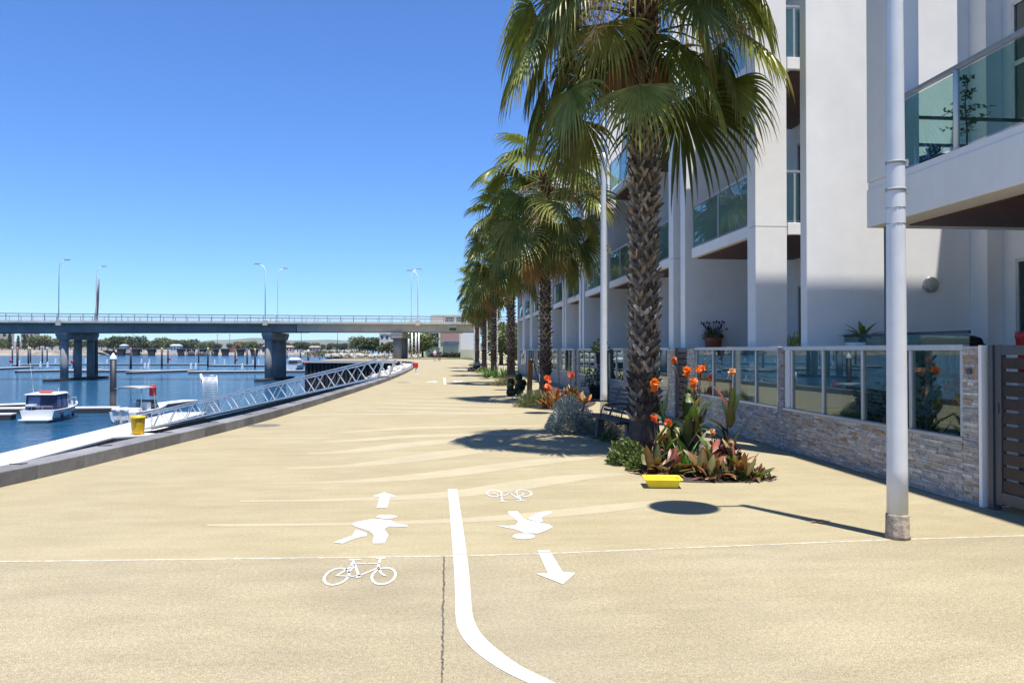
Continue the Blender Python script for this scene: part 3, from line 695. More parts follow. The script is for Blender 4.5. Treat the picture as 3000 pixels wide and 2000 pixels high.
def palm_trunk(h, r0, flare, rg, rows, nring, boots=True, boot_from=.9):
    core = MB(); prof = []
    for k in range(25):
        z = h * k / 24; r = r0 * (1 - .12 * z / h) + flare * math.exp(-z / .28); prof.append((r * (1 + rg.uniform(-.02, .02)), z))
    core.lathe(prof, n=20, col=(.11, .085, .065))
    core.c = [(.075 * k, .058 * k, .046 * k) for k in (rg.uniform(.6, 1.3) for _ in core.c)]
    bt = core
    if boots:
        for j in range(rows):
            z = boot_from + (h - boot_from) * j / rows; r = r0 * (1 - .12 * z / h) + flare * math.exp(-z / .28)
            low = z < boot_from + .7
            for k in range(nring):
                a = 2 * pi * (k + .5 * (j % 2)) / nring + rg.uniform(-.12, .12)
                er, et = V((cos(a), sin(a), 0)), V((-sin(a), cos(a), 0)); zz = z + rg.uniform(-.02, .02)
                tone = rg.random(); k_ = rg.uniform(.7, 1.35)
                col = (.22, .175, .135) if tone < .5 else (.31, .215, .125) if tone < .75 else (.10, .078, .06) if tone < .92 else (.55, .48, .38)
                if z > h * .72: col = lerp3(col, (.19, .075, .03), min(1, (z - h * .72) / (h * .2)))
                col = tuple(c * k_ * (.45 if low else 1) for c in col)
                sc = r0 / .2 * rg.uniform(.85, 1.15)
                for sgn in (-1, 1):
                    W = .062 * sc; L = rg.uniform(.15, .22) * sc; lean = sgn * rg.uniform(.7, 1.05); out = rg.uniform(.12, .36) * (2.2 if rg.random() < .10 else 1)
                    p0 = er * (r - .005) + V((0, 0, zz)) + et * sgn * .004
                    dirv = (V((0, 0, 1)) + et * lean + er * out).normalized(); wv = dirv.cross(er).normalized()
                    rws = []; cc = []
                    for s, (t, ww) in enumerate(((0, 1.25), (.5, 1.0), (.85, .8), (1, .5))):
                        c_ = p0 + dirv * L * t + er * (.022 * sc * t * t)
                        th = .016 * sc
                        rws.append([c_ - wv * W * ww * .5 - er * th * .2, c_ + er * th, c_ + wv * W * ww * .5 - er * th * .2, c_ - er * th])
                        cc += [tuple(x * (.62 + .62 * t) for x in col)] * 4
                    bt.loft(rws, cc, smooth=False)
    return core
def flowerstalk(mb, base, az, el, L, rg, n=46):
    d = V((cos(az) * cos(el), sin(az) * cos(el), sin(el))); p = V(base); pts = [p.copy()]
    for k in range(14):
        d = (d + V((0, 0, -.15))).normalized(); p = p + d * L / 14; pts.append(p.copy())
    mb.tube(pts, [.018 - .001 * k for k in range(15)], 5, (.46, .33, .17), caps=False)
    for k in range(n):
        t = rg.uniform(.35, 1); i = min(13, int(t * 14)); q = pts[i].lerp(pts[i + 1], rg.random())
        dd = V((rg.uniform(-1, 1), rg.uniform(-1, 1), rg.uniform(-1.3, .1))).normalized(); l = rg.uniform(.18, .42); c = lerp3((.48, .31, .13), (.66, .50, .27), rg.random())
        a = q; 
        for s in range(3):
            b = a + dd * l / 3 + V((0, 0, -.02 * s)); sv = dd.cross(V((rg.uniform(-1,1), rg.uniform(-1,1), .3))).normalized() * (.009 - .002 * s)
            mb.add([a - sv, a + sv, b + sv * .8, b - sv * .8], [(0, 1, 2, 3)], c)
            if s > 0:
                for e in range(3):
                    e1 = (dd + V((rg.uniform(-1,1), rg.uniform(-1,1), rg.uniform(-1,1))) * .9).normalized() * rg.uniform(.04, .09); e2 = e1.cross(dd).normalized() * .006
                    mb.add([b - e2, b + e2, b + e1], [(0, 1, 2)], c)
            a = b
def palm(label, x, y, h, r0, flare, seed, nf, plen, fr, segs, steps, rows, nring, dead, stalks, zlo, boots=True, hubs=()):
    rg = random.Random(seed)
    t = thing('palm_tree', label, 'palm tree', (x, y, 0), 'fan palms in a row along the promenade')
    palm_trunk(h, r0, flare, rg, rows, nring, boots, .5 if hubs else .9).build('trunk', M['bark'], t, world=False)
    cr = MB(); dd = MB(); fs = MB(); ga = 2.399963
    for i in range(nf):
        q = i / (nf - 1); z = zlo + (h + .15 - zlo) * q; az = i * ga + rg.uniform(-.25, .25); el = R((-38 if not hubs else 5) + (112 if not hubs else 70) * q ** 1.05) + rg.uniform(-.15, .15)
        low = q < .35
        c0, c1 = ((.115, .155, .03), (.225, .24, .065))
        if low: c0, c1 = ((.12, .145, .035), (.20, .205, .06))
        frond(cr, (r0 * .8 * cos(az), r0 * .8 * sin(az), z), az, el, plen * rg.uniform(.82, 1.12) * (1 - .25 * q * q), fr * rg.uniform(.88, 1.1), rg, segs, steps, droop=(1.25 - .5 * q) * rg.uniform(.85, 1.2), c0=c0, c1=c1,
              tipc=(.34, .27, .12) if not low else (.36, .26, .11), roll=rg.uniform(-.5, .5))
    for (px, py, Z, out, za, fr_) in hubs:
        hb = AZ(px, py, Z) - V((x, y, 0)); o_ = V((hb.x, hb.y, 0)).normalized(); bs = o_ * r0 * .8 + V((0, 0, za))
        back = Z > 12.9  # crown shade put into leaf colour: rear fans darker, front fans sunlit bright
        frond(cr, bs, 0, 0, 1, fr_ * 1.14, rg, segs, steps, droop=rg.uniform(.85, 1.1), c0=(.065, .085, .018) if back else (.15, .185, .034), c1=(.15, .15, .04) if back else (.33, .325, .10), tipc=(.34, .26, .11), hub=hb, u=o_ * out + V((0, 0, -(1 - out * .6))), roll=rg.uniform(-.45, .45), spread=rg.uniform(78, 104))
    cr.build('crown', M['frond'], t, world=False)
    for i in range(dead):
        az = i * ga + 1.0 + rg.uniform(-.4, .4); z = zlo - rg.uniform(.05, .5)
        frond(dd, (r0 * .9 * cos(az), r0 * .9 * sin(az), z), az, R(rg.uniform(-74, -50)), plen * rg.uniform(.35, .6), fr * rg.uniform(.8, 1.0), rg, max(12, segs * 2 // 3), steps, droop=1.6, c0=(.27, .13, .04), c1=(.38, .21, .075), tipc=(.34, .24, .13), petc=(.22, .13, .06), spread=70)
    if dead: dd.build('dead_fronds', M['dry'], t, world=False)
    for i in range(stalks):
        flowerstalk(fs, (0, 0, h - .3 - .25 * rg.random()), i * 2.1 + rg.uniform(-.5, .5) + 2.4, R(rg.uniform(5, 45)), plen * rg.uniform(1.25, 1.7), rg, 60 if segs > 25 else 26)
    if stalks: fs.build('flower_stalks', M['dry'], t, world=False)
    return t
PX = 3.33
PALM = [
 ('tall fan palm between the bench and canna bed, crown cut off by the picture top', 12.35, 8.4, .20, .17, 11, 24, 1.5, 1.3, 36, 10, 60, 9, 3, 16, 7.3),
 ('second fan palm of the row, behind the bronze leaved flower bed', 24.3, 7.3, .165, .10, 23, 40, 1.6, 1.25, 28, 7, 52, 8, 9, 7, 5.9),
 ('third fan palm of the row, with a flared bare foot in dry grass', 36.2, 8.3, .175, .28, 35, 40, 1.55, 1.25, 22, 5, 46, 8, 8, 5, 6.2),
 ('fourth fan palm of the row, green strappy plants at its foot', 48.0, 8.2, .18, .12, 47, 34, 1.3, 1.25, 18, 4, 38, 7, 9, 3, 6.0),
 ('fifth fan palm of the row, beside a low round dark shrub', 58.5, 7.8, .18, .12, 59, 32, 1.3, 1.3, 16, 4, 34, 7, 9, 3, 5.8),
 ('farthest fan palm at the bridge end of the row', 70.0, 7.9, .19, .12, 61, 32, 1.35, 1.3, 16, 4, 30, 7, 9, 3, 5.7)]
HUBS = [(1604, 126, 12.6, .35, 6.95, 1.22), (1674, 262, 12.0, .3, 6.5, 1.12), (1786, 65, 12.2, .25, 6.9, 1.15), (1873, 248, 11.5, .35, 6.35, 1.12), (1992, 126, 12.0, .3, 6.75, 1.2), (2030, 19, 12.2, .35, 7.2, 1.2),
        (2170, 98, 12.5, .75, 6.85, 1.25), (2137, 239, 12.8, .5, 6.4, 1.2), (1992, 299, 13.3, .45, 6.3, 1.75), (1712, 355, 13.2, .35, 6.2, 1.5), (1562, 19, 12.9, .45, 7.3, 1.25), (1690, 40, 13.4, .3, 7.2, 1.2), (1600, 250, 13.1, .35, 6.7, 1.15), (2085, 150, 13.4, .4, 6.9, 1.2), (1840, 120, 13.7, .3, 6.8, 1.2), (1700, -60, 11.8, .4, 7.5, 1.25), (1545, 140, 12.3, .35, 6.9, 1.15), (1655, 175, 12.9, .3, 6.8, 1.15), (1628, 55, 12.2, .35, 7.1, 1.15), (1720, 200, 12.9, .3, 6.6, 1.1), (1585, 330, 12.6, .3, 6.5, .95), (2060, 200, 11.9, .35, 6.5, 1.05), (2090, -80, 12.0, .5, 7.6, 1.25)]
for (lab, y, h, r0, fl, sd, nf, pl, fr, sg, st, rows, nr, dead, stk, zlo) in PALM:
    palm(lab, PX, y, h, r0, fl, sd, nf, pl, fr, sg, st, rows, nr, dead, stk, zlo, hubs=HUBS if y < 13 else ())
# ------------------------------------------------------------------ planting
def paddle(mb, base, az, el, L, W, rg, c0, c1, curl=1.0, n=8, fold=.25, edge=None, twist=0):
    d = V((cos(az) * cos(el), sin(az) * cos(el), sin(el))); p = V(base); side = V((-sin(az), cos(az), 0))
    if twist: side = (Matrix.Rotation(twist, 3, d) @ side)
    rows = []; cc = []; ph = rg.uniform(0, 6)
    for s in range(n + 1):
        t = s / n; wd_ = W * (max(0, sin(pi * min(1, t ** .8 * .97 + .03))) ** .75) * .5 + .002
        up = side.cross(d); up = up.normalized() if up.length > 1e-4 else V((0, 0, 1))
        wave = .02 * W * sin(ph + t * 9)
        a = side * wd_
        rows += [p - a + up * (wd_ * fold + wave), p - a * .5 + up * wd_ * fold * .35, p, p + a * .5 + up * wd_ * fold * .35, p + a + up * (wd_ * fold - wave)]
        m = lerp3(c0, c1, t); e = edge or m
        cc += [e, m, tuple(min(1, x * 1.25) for x in m), m, e]
        d = (d + V((0, 0, -.11 * curl * (t + .2)))).normalized(); p = p + d * L / n
    fs = [(s*5+k, s*5+k+1, s*5+k+6, s*5+k+5) for s in range(n) for k in range(4)]
    mb.add(rows, fs, cc, smooth=True)
def blossom(mb, c, r, rg, col, n=14):
    c = V(c)
    for k in range(n):
        d = V((rg.uniform(-1, 1), rg.uniform(-1, 1), rg.uniform(-.7, 1.1))).normalized(); s = d.cross(V((rg.uniform(-1, 1), rg.uniform(-1, 1), rg.uniform(-1, 1)))).normalized(); u = d.cross(s)
        q = c + d * r * .12; kk = rg.uniform(.75, 1.15); c1 = tuple(x * kk for x in col); c2 = lerp3(c1, (.80, .35, .10), rg.uniform(0, .5))
        w = r * rg.uniform(.35, .6); L = r * rg.uniform(.7, 1.1)
        mb.add([q - s * w * .3, q + s * w * .3, q + d * L * .55 + s * w + u * w * .3, q + d * L * .55 + u * w * .15, q + d * L * .55 - s * w + u * w * .25, q + d * L + s * w * .5 - u * w * .3, q + d * L - s * w * .6 - u * w * .2],
               [(0, 1, 2, 3), (0, 3, 4), (3, 2, 5, 6), (3, 6, 4)], [c1, c1, c2, c1, c2, c2, c2], smooth=False)
def shrub(mb, c, rx, ry, rz, n, L, W, cols, rg, out=.6, base=True, fill=.55):
    c = V(c)
    for k in range(n):
        while True:
            d = V((rg.gauss(0, 1), rg.gauss(0, 1), rg.gauss(0, 1)))
            if d.length > .01: break
        d.normalize()
        if base and d.z < -.15: d.z = -d.z * .6
        t = 1 - rg.random() ** 1.6 * fill; t *= 1 + .13 * sin(5 * d.x + 3 * d.y + c.x * 7) * cos(4 * d.z + 2 * d.y)
        p = c + V((d.x * rx * t, d.y * ry * t, d.z * rz * t))
        if p.z < c.z + .01 and base: p.z = c.z + .01
        g = (d * out + V((rg.uniform(-1, 1), rg.uniform(-1, 1), rg.uniform(-.6, 1))) * .75).normalized(); s = g.cross(V((rg.uniform(-1, 1), rg.uniform(-1, 1), rg.uniform(-1, 1))))
        if s.length < .01: continue
        s = s.normalized() * W * .5 * rg.uniform(.7, 1.2); l = L * rg.uniform(.6, 1.25); col = rg.choice(cols); k_ = rg.uniform(.7, 1.25); col = tuple(x * k_ for x in col)
        m = p + g * l * .5 + d * l * .06
        mb.add([p, m + s, p + g * l, m - s], [(0, 1, 2), (0, 2, 3)], col)
def strap_plant(mb, c, n, L, W, cols, rg, spread=1.0):
    for k in range(n):
        az = rg.uniform(0, 2 * pi); el = R(rg.uniform(35, 85)) if spread == 1 else R(rg.uniform(15, 80))
        col = rg.choice(cols); kk = rg.uniform(.7, 1.25); col = tuple(x * kk for x in col)
        paddle(mb, V(c) + V((rg.uniform(-.05, .05), rg.uniform(-.05, .05), 0)), az, el, L * rg.uniform(.6, 1.1), W, rg, col, tuple(x * 1.15 for x in col), curl=rg.uniform(.6, 1.8), n=6, fold=.4)
rp = random.Random(21)
GRN, DGR, OLV = (.06, .10, .022), (.028, .05, .016), (.10, .12, .03)
BRZ = [(.23, .065, .04), (.20, .10, .035), (.13, .035, .03), (.17, .14, .045), (.11, .12, .035), (.07, .10, .03)]
# soil of the two beds
def bed(pts, dens=1):
    return structure(tess('planting_soil', smooth([(G(*p).x, G(*p).y) for p in pts + [pts[0]]], 2)[:-1], .006, M['soil']))
bed([(1786, 1298), (1868, 1384), (1955, 1414), (2235, 1414), (2244, 1400), (2165, 1335), (2010, 1300), (1920, 1262)])
bed([(1535, 1192), (1600, 1203), (1735, 1196), (1752, 1170), (1640, 1128), (1525, 1150)])
# tall cannas
ORG, SAL, RED, PCH = (.78, .18, .015), (.70, .20, .11), (.68, .10, .04), (.66, .36, .22)
tall = [ # flower px, py, depth, base px, radius, colour, leaves, tint, label
 (1917, 1122, 11.3, 1978, .082, ORG, 5, 0, 'tall canna leaning left with one broad pure orange bloom against the palm trunk'),
 (1974, 1053, 11.9, 2032, .055, SAL, 4, 0, 'tallest canna with two small salmon flower heads at its tip'),
 (2012, 1086, 11.6, 2020, .075, ORG, 5, 0, 'tall canna with a drooping orange red flower spike left of a round orange bloom'),
 (2033, 1120, 11.0, 2030, .085, (.74, .20, .06), 6, 0, 'tall canna with a large fringed orange and peach flower head, lower than its neighbours'),
 (2053, 1079, 11.8, 2044, .078, ORG, 5, 0, 'tall canna with a compact orange bloom near the first glass panels'),
 (2145, 1087, 11.2, 2132, .06, PCH, 5, 0, 'tall canna with a pale pink flower, rightmost of the tall stems'),
 (1917, 1222, 10.4, 1921, .055, RED, 5, 1, 'short canna with a red salmon flower spike in front of the palm foot'),
 (1958, 1236, 10.5, 1946, .06, (.75, .12, .02), 5, 1, 'short canna with a narrow orange red flower and bronze leaves'),
 (2012, 1241, 10.8, 2010, .06, (.75, .12, .02), 5, 0, 'short canna with a bright orange red flower over green blades'),
 (2086, 1264, 10.3, 2082, .05, PCH, 4, 1, 'canna with faded peach seed heads beside the maroon shrub'),
 (2142, 1296, 10.0, 2160, .045, (.55, .42, .36), 3, 1, 'canna with a withered whitish flower at the right of the bed')]
for (px, py, Z, bx, fr_, fc, nl, tint, lab) in tall:
    b = ground_at(bx, Z - .05); tp = AZ(px, py, Z)
    t = thing('canna_plant', lab, 'canna', (b.x, b.y, 0), 'canna plants in the bed by the bench')
    st = MB(); mid = b.lerp(tp, .5) + V((rp.uniform(-.03, .03) - (tp.x - b.x) * .25, 0, 0)); st.tube([b, b.lerp(mid, .5) + V((0, 0, .02)), mid, mid.lerp(tp, .5) + V(((tp.x - b.x) * .05, 0, 0)), tp], [.013, .012, .010, .008, .006], 6, (.10, .045, .03))
    st.build('stalk', M['leaf'], t)
    lf_ = MB()
    nl += 6
    for k in range(nl):
        f = .06 + .66 * k / max(1, nl - 1) * (.75 if tint else .82); q = b.lerp(tp, f); az = rp.uniform(0, 2 * pi)
        cA = rp.choice(BRZ) if tint or rp.random() < .12 else rp.choice([(.035, .06, .022), (.05, .075, .022), (.045, .04, .022), (.07, .09, .025)])
        L = rp.uniform(.30, .50) * (.75 if tint else 1)
        paddle(lf_, q, az, R(rp.uniform(35, 80)), L, L * rp.uniform(.19, .31), rp, cA, tuple(x * 1.25 for x in cA), curl=rp.uniform(.7, 1.5), edge=tuple(x * .8 for x in cA))
    lf_.build('foliage', M['leaf'], t)
    fl = MB(); fr_ *= .88; blossom(fl, tp, fr_, rp, fc, 22)
    for k in range(4): blossom(fl, tp + V((rp.uniform(-.6, .6) * fr_, rp.uniform(-.5, .5) * fr_, rp.uniform(-1.4, -.3) * fr_)), fr_ * .6, rp, fc, 8)
    fl.build('flower', M['petal'], t)
# low bronze clumps along the bed edge
low = [(1915, 10.15, .36, 8, 'low bronze leaved canna clump at the left tip of the bed behind the yellow tray'), (1962, 10.0, .34, 7, 'low canna clump with upright brown red leaves directly behind the yellow tray'),
       (2060, 10.0, .34, 8, 'low canna clump with broad olive and rust leaves in the middle of the bed edge'), (2085, 9.75, .26, 7, 'small olive canna clump with leaves lying on the paving'),
       (2180, 9.75, .30, 8, 'low canna clump with yellow and crimson leaves at the right end of the bed'), (2222, 9.8, .24, 6, 'small bronze canna clump, last plant at the right corner of the bed'),
       (2130, 9.85, .24, 6, 'small grey green and rust canna clump below the withered flower')]
for (px, Z, L, n, lab) in low:
    b = ground_at(px, Z); t = thing('canna_clump', lab, 'canna', (b.x, b.y, 0), 'low canna clumps at the front of the bed'); lf_ = MB()
    L *= 1.05
    for k in range(n + 10):
        az = 2 * pi * k / n + rp.uniform(-.4, .4); c = rp.choice(BRZ); c2 = rp.choice(BRZ)
        paddle(lf_, b + V((rp.uniform(-.05, .05), rp.uniform(-.05, .05), rp.uniform(0, .06))), az, R(rp.uniform(12, 84)), L * rp.uniform(.6, 1.25), L * rp.uniform(.22, .38), rp, c, lerp3(c, c2, .8), curl=rp.uniform(.4, 2.4), twist=rp.uniform(-.7, .7), edge=tuple(x * .75 for x in c))
    lf_.build('foliage', M['leaf'], t)
    g = MB(); shrub(g, b, .16, .16, .12, 90, .09, .035, [DGR, (.03, .06, .02), (.10, .03, .03)], rp); g.build('undergrowth', M['leaf'], t)
def plant(name, lab, cat, b, fn, mt='leaf', group=None):
    t = thing(name, lab, cat, (b.x, b.y, b.z), group); m = MB(); fn(m, b); m.build('foliage', M[mt], t); return t
plant('strap_leaf_plant', 'bright green strap leaved clump in the middle of the canna bed', 'plant', ground_at(2003, 10.35), lambda m, b: strap_plant(m, b, 46, .46, .035, [(.07, .16, .03), (.10, .19, .04), (.05, .11, .025)], rp))
plant('maroon_shrub', 'dark maroon leafy shrub at the back right of the canna bed', 'shrub', ground_at(2122, 10.6), lambda m, b: shrub(m, b, .24, .24, .40, 700, .085, .05, [(.055, .012, .016), (.035, .010, .014), (.085, .02, .022)], rp))
plant('low_green_shrub', 'mounded light green succulent shrub at the left end of the canna bed', 'shrub', ground_at(1838, 11.15), lambda m, b: shrub(m, b, .27, .26, .34, 1500, .075, .034, [(.08, .115, .028), (.12, .15, .045), (.05, .08, .02), (.14, .16, .055)], rp))
plant('low_green_shrub', 'smaller green succulent mound joining the big one to the canna clumps', 'shrub', ground_at(1876, 10.55), lambda m, b: shrub(m, b, .17, .17, .22, 650, .07, .032, [(.08, .11, .028), (.13, .155, .045), (.05, .08, .02)], rp))
plant('low_green_shrub', 'tiny pale green tuft at the foot of the bench', 'shrub', ground_at(1783, 13.9), lambda m, b: shrub(m, b, .14, .14, .20, 260, .08, .03, [(.10, .14, .04), (.16, .19, .09)], rp))
def silver(m, b):
    shrub(m, b, .47, .45, .68, 12000, .065, .017, [(.30, .33, .345), (.40, .42, .43), (.18, .20, .215), (.52, .53, .53)], rp, out=1.0)
    shrub(m, b + V((.62, -.35, 0)), .44, .35, .34, 1900, .11, .014, [(.30, .30, .27), (.38, .37, .33), (.20, .21, .19)], rp, out=1.0)
plant('silver_bush', 'fluffy silver grey bush beside the far end of the bench', 'shrub', ground_at(1672, 15.35), silver)
# second bed by the next palm
for (px, Z, L, n, flc, lab) in [(1603, 23.0, .50, 9, (.75, .12, .05), 'bronze canna with a coral red bloom beside the orange timber post'), (1635, 22.6, .46, 9, None, 'brown leaved canna in the middle of the second bed'), (1672, 23.0, .58, 10, (.70, .13, .07), 'tall rust coloured canna with red flower tips in the second bed'),
                                (1705, 22.4, .46, 10, None, 'orange brown canna clump at the right end of the second bed'), (1606, 21.6, .36, 9, (.70, .10, .02), 'low orange red clump at the front of the second bed')]:
    b = ground_at(px, Z); t = thing('canna_plant', lab, 'canna', (b.x, b.y, 0), 'canna plants in the second bed'); lf_ = MB()
    for k in range(n + 8):
        c = rp.choice(BRZ + [(.30, .09, .03), (.34, .13, .04)]); paddle(lf_, b + V((rp.uniform(-.12, .12), rp.uniform(-.12, .12), rp.uniform(0, .3) * L)), rp.uniform(0, 2*pi), R(rp.uniform(35, 82)), L * rp.uniform(.7, 1.1), L * .34, rp, c, tuple(x * 1.3 for x in c), curl=rp.uniform(.5, 1.4), n=6)
    lf_.build('foliage', M['leaf'], t)
    if flc:
        fl = MB(); hz = L * 1.35 + .12; blossom(fl, b + V((0, 0, hz)), .11, rp, flc, 16); blossom(fl, b + V((.05, 0, hz - .09)), .08, rp, flc, 8); fl.tube([b, b + V((0, 0, hz))], .01, 5, (.12, .06, .03)); fl.build('flower', M['petal'], t)
plant('grassy_mound', 'grey green grassy mound at the left front of the second bed', 'grass tuft', ground_at(1568, 22.3), lambda m, b: shrub(m, b, .50, .45, .42, 1900, .16, .016, [(.13, .15, .06), (.19, .19, .10), (.08, .11, .04)], rp, out=1.1))
plant('prickly_pear', 'dark prickly pear cactus left of the orange timber post', 'cactus', ground_at(1512, 27.5), lambda m, b: [m.ball(b + V((rp.uniform(-.28, .28), rp.uniform(-.15, .15), .12 + .17 * (k // 4) + rp.uniform(0, .05))), .13, .05, .15, 8, 6, (.02, .035, .02)) for k in range(13)])
def drygrass(c, r_, h_, n, lab, cols):
    plant('grass_tuft', lab, 'grass tuft', c, lambda m, b: (shrub(m, b, r_, r_ * .8, h_, n, .22, .018, cols, rp, out=1.2)))
drygrass(ground_at(1492, 35.4), .75, .38, 900, 'dry straw coloured grass around the flared foot of the third palm', [(.20, .16, .08), (.14, .13, .05), (.10, .11, .04)])
plant('strap_leaf_plant', 'wide clump of green strap leaves at the foot of the fourth palm', 'plant', ground_at(1466, 45.5), lambda m, b: [strap_plant(m, b + V((dx, dy, 0)), 26, .75, .06, [(.06, .13, .03), (.09, .17, .04), (.04, .08, .02)], rp, 2) for dx in (-.8, -.3, .2, .7) for dy in (-.3, .4)])
drygrass(ground_at(1420, 55), .7, .35, 500, 'yellow green tuft in front of the fifth palm', [(.16, .17, .05), (.10, .13, .04)])
plant('low_round_shrub', 'low dark shrub with a pale top beside the fifth palm', 'shrub', ground_at(1399, 60), lambda m, b: (shrub(m, b, .75, .6, .55, 600, .16, .06, [(.02, .03, .02), (.03, .04, .025)], rp), shrub(m, b + V((0, 0, .42)), .7, .6, .22, 300, .14, .05, [(.42, .44, .44), (.3, .33, .33)], rp)))
# timber post and leaning stake
b = ground_at(1552, 25.4); t = thing('timber_post', 'weathered orange timber post standing in the second bed', 'post', (b.x, b.y, 0)); m = MB(); m.obox((b.x, b.y, .66), .17, .07, 1.32, Matrix.Rotation(R(2), 3, 'Y') @ Matrix.Rotation(.3, 3, 'Z')); m.build('plank', M['timber'], t, bevel=.012)
b = ground_at(1571, 25.8); t = thing('leaning_stake', 'thin dark stake leaning against the second palm', 'stake', (b.x, b.y, 0)); m = MB(); m.tube([b + V((.25, 0, 0)), b + V((-.12, 0, 1.35))], .018, 6); m.build('stake', M['black'], t)

# ------------------------------------------------------------------ pots behind the fences
def pot(name, lab, c, r0, r1, h, mt, fol, cat='potted plant', dirt=True):
    t = thing(name, lab, cat, c); m = MB(); m.lathe([(r0, 0), (r1 * .98, h * .86), (r1 * 1.06, h * .88), (r1 * 1.06, h), (r1 * .94, h), (r1 * .92, h - .03)], c, 22); m.build('pot', M[mt], t)
    if dirt: m = MB(); m.lathe([(r1 * .9, h - .045), (.004, h - .035)], c, 16); m.build('soil', M['soil'], t)
    if fol: m = MB(); fol(m, V(c) + V((0, 0, h - .03))); m.build('foliage', M['leaf'], t)
    return t
def lavender(m, b):
    shrub(m, b, .22, .22, .24, 420, .12, .014, [(.09, .13, .05), (.06, .09, .035)], rp, out=1.4)
    for k in range(26):
        a = rp.uniform(0, 2*pi); q = b + V((cos(a) * rp.uniform(.05, .34), sin(a) * rp.uniform(.05, .3), rp.uniform(.2, .42))); m.tube([b + V((0, 0, .05)), q], .004, 4, (.08, .10, .04)); m.ball(q, .022, .022, .04, 6, 4, (.11, .02, .13))
p = AZ(2090, 1000, 18.8); pot('flower_pot', 'terracotta pot of purple flowers standing above the second glass fence', (p.x, p.y, 1.2), .14, .20, .76, 'terracotta', lavender)
p = AZ(2252, 1000, 15.6); pot('potted_shrub', 'pot with a sparse dark leaved shrub behind the left end of the fence rail', (p.x, p.y, 1.2), .14, .18, .42, 'ceramic', lambda m, b: shrub(m, b, .34, .26, .34, 230, .12, .06, [(.03, .035, .03), (.05, .05, .04)], rp))
p = AZ(2327, 1000, 15.2); pot('potted_shrub', 'pot with a grassy green shrub in the gap between two white walls', (p.x, p.y, 1.2), .14, .2, .38, 'ceramic', lambda m, b: shrub(m, b, .26, .26, .36, 420, .16, .02, [(.08, .11, .03), (.05, .08, .025)], rp))
def cycad(m, b):
    m.tube([b, b + V((0, 0, .10))], [.07, .06], 8, (.06, .04, .03))
    for k in range(17): paddle(m, b + V((0, 0, .1)), k * 2.4, R(rp.uniform(8, 60)), .38, .075, rp, (.07, .12, .025), (.10, .15, .03), curl=1.3, n=6, fold=-.3)
p = AZ(2527, 1000, 12.3); pot('white_planter', 'wide white bowl planter holding a small cycad', (p.x, p.y, 1.25), .17, .25, .52, 'whitepot', cycad)
m0 = AZ(2785, 1000, 11.4); t = thing('barbecue', 'black covered barbecue behind the fence near the patio door', 'barbecue', (m0.x, m0.y, 1.25)); m = MB(); m.box(m0.x-.25, m0.x+.25, m0.y-.42, m0.y+.42, 1.70, 1.74); m.loft([[(m0.x+sx*a, m0.y+sy*b_, z) for sx, sy in ((-1,-1),(1,-1),(1,1),(-1,1))] for a, b_, z in ((.24, .40, 1.74), (.22, .38, 1.82), (.12, .34, 1.86))]); m.build('lid', M['black'], t, bevel=.015)
m = MB()
for sx in (-.2, .2):
    for sy in (-.36, .36): m.box(m0.x+sx-.02, m0.x+sx+.02, m0.y+sy-.02, m0.y+sy+.02, 1.25, 1.702)
m.build('stand', M['darkmetal'], t)
p = AZ(3003, 1000, 9.3); pot('red_planter', 'tapering red planter at the right edge beside the patio door', (p.x, p.y, 1.25), .06, .10, .62, 'red', None, 'planter', False)
def agave(m, b):
    for k in range(30): paddle(m, b, k * 2.4, R(10 + 65 * (k / 30)), .62 * rp.uniform(.8, 1.1), .05, rp, (.10, .15, .07), (.14, .18, .09), curl=.3, n=5, fold=.6)
p = ground_at(2362, 13.3); pot('agave_pot', 'spiky grey green agave in a pot behind the glass fence', (p.x, p.y, 0), .2, .28, .72, 'ceramic', agave)
p = ground_at(2478, 12.1); t = thing('green_tub', 'pale green tub standing behind the glass fence', 'tub', (p.x, p.y, 0)); m = MB(); m.lathe([(.24, .0), (.31, .66), (.34, .67), (.34, .72), (.29, .72), (.28, .5)], p, 24); m.build('tub', mat('lime_tub', (.20, .42, .12), .5), t)
for (px, Z, rx, h_, n, lab, fl) in ((2745, 9.6, .42, 1.25, 1500, 'dense dark green shrub with red geranium flowers behind the last glass panel', 1), (2610, 11.1, .38, 1.15, 1000, 'dark leafy shrub behind the glass fence, partly hidden by the lamp post', 0), (2555, 11.9, .30, 1.0, 600, 'dark shrub in the courtyard behind the third glass panel', 0)):
    b = ground_at(px, Z); b.x = max(b.x, 6.15); t = thing('courtyard_shrub', lab, 'shrub', (b.x, b.y, 0)); m = MB(); shrub(m, b, rx, .5, h_, n, .11, .06, [(.02, .045, .015), (.035, .065, .02), (.05, .08, .03)], rp, fill=.8); m.build('foliage', M['leaf'], t)
    if fl:
        m = MB()
        for (fx, fy) in ((2808, 1116), (2812, 1188), (2803, 1165), (2742, 1080), (2780, 1135)): blossom(m, AZ(fx, fy, 9.0), .075, rp, (.75, .03, .02) if fx > 2790 else (.78, .16, .02), 16)
        m.build('flower', M['petal'], t)
p = AZ(2735, 480, 10.75); pot('succulent_pot', 'dark pot of rosette succulents on the big balcony', (p.x, p.y, 4.085), .17, .22, .26, 'ceramic', lambda m, b: [paddle(m, b + V((0, 0, .05)), k * 2.4, R(25 + 55 * k / 22), .17, .07, rp, (.03, .05, .035), (.05, .07, .045), curl=-.6, n=4) for k in range(22)])
